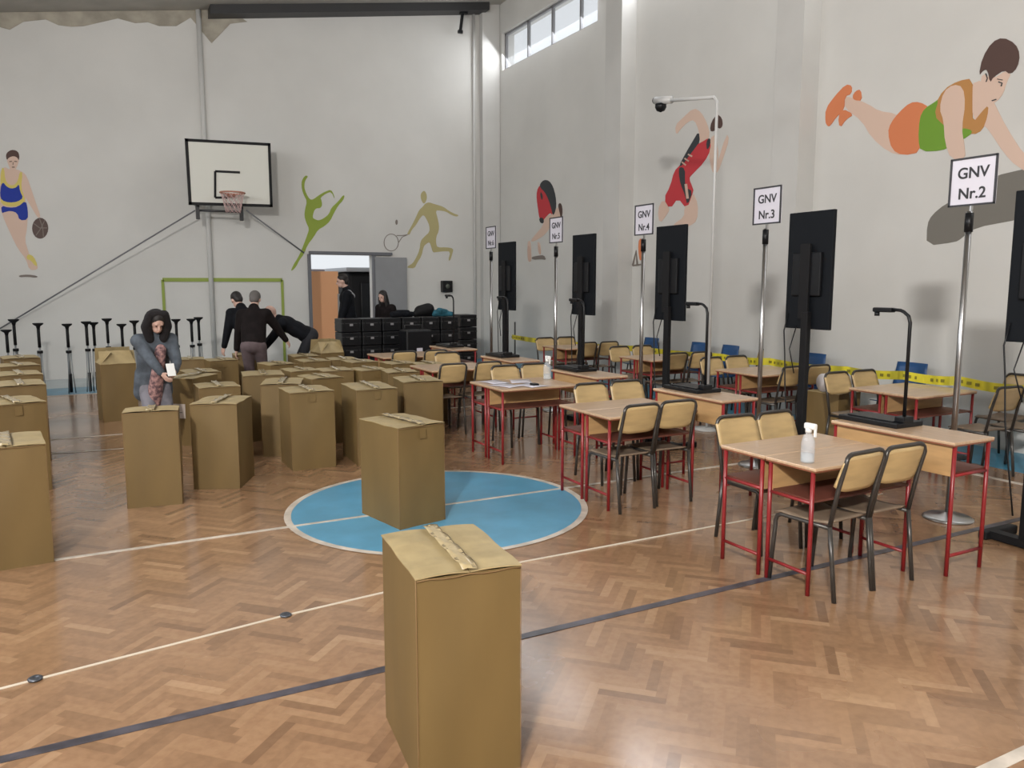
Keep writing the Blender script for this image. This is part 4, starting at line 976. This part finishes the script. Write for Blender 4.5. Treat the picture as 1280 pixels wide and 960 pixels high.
# objects held / lying
def softobj(name, lab, cat, caps, m, loc, vox=.015):
    me = blob_mesh(name, caps, vox, 2); o = part(name, me, m, None); o.location = loc; return tag(o, lab, cat)
q_ = atY(530, 385, 13.05)
softobj('black_bag', 'round black bag lying on top of the stacked cases', 'bag', [(( -.08, 0, .1), (.08, 0, .13), .10, .11), ((-.18, 0, .05), (.2, 0, .05), .05, .05)], BLACKM, (q_.x, 13.05, 1.128))
q_ = atY(548, 385, 13.05)
softobj('folded_jacket', 'teal jacket thrown over the right end of the stacked cases', 'jacket', [((-.12, 0, .06), (.14, .02, .05), .065, .055), ((-.05, -.05, .11), (.1, 0, .08), .05, .05), ((.1, .08, .05), (.17, -.08, .045), .045, .045)], TEAL, (q_.x + .03, 13.02, 1.128))
q_ = atY(504, 390, 13.05)
softobj('dark_coat', 'crumpled dark coat on the middle of the stacked cases', 'coat', [((-.2, 0, .05), (.15, 0, .05), .055, .05), ((-.1, .03, .08), (.05, -.05, .07), .05, .06)], JBLK, (q_.x, 13.03, 1.128))

# ================================================================ LIGHT
w = bpy.data.worlds.new('World'); bpy.context.scene.world = w; w.use_nodes = True
nt = w.node_tree; bg = nt.nodes['Background']
sky = nt.nodes.new('ShaderNodeTexSky'); sky.sky_type = 'HOSEK_WILKIE'; sky.turbidity = 6; sky.sun_direction = Vector((-.75, -.57, .45)).normalized()
mx = nt.nodes.new('ShaderNodeMix'); mx.data_type = 'RGBA'; mx.inputs[0].default_value = .75; mx.inputs[7].default_value = (.92, .96, 1, 1)
nt.links.new(sky.outputs[0], mx.inputs[6]); nt.links.new(mx.outputs[2], bg.inputs['Color']); bg.inputs['Strength'].default_value = 1.5
def area(name, loc, target, sx, sy, power, col=(1, 1, 1)):
    l = bpy.data.lights.new(name, 'AREA'); l.shape = 'RECTANGLE'; l.size = sx; l.size_y = sy; l.energy = power; l.color = col
    o = bpy.data.objects.new(name, l); C.objects.link(o); o.location = loc
    o.rotation_euler = (Vector(target) - Vector(loc)).to_track_quat('-Z', 'Y').to_euler(); return o
# daylight entering through the high windows
WC = (.95, .97, 1.0)
area('daylight_left_1', (XL + .05, -3.5, 5.42), (6, 4.2, 1.2), .8, .4, 1700, (1, .97, .93))
for i, (a, b_) in enumerate(LW[1:]):
    area('daylight_left_%d' % (i + 2), (XL + .05, (a + b_) / 2, 4.5), (4, (a + b_) / 2, 2.5), b_ - a, 1.9, 210, WC)
for i, (a, b_) in enumerate(wins):
    area('daylight_right_%d' % (i + 1), (XW - .32 if False else XW - .02, (a + b_) / 2, 6.7), (2, (a + b_) / 2, 1), b_ - a, .72, 75, WC)
# ================================================================ CAMERA
cd = bpy.data.cameras.new('Camera'); co = bpy.data.objects.new('Camera', cd); C.objects.link(co)
cd.sensor_fit = 'HORIZONTAL'; cd.sensor_width = 36; cd.lens = F / 1280 * 36; cd.clip_start = .05; cd.clip_end = 200
co.location = CAM; co.rotation_euler = Matrix((rt, upv, -fw)).transposed().to_euler()
bpy.context.scene.camera = co
sc = bpy.context.scene
sc.view_settings.view_transform = 'Standard'; sc.view_settings.look = 'None'; sc.view_settings.gamma = 1; sc.view_settings.use_curve_mapping = False
sc.view_settings.exposure = -0.38
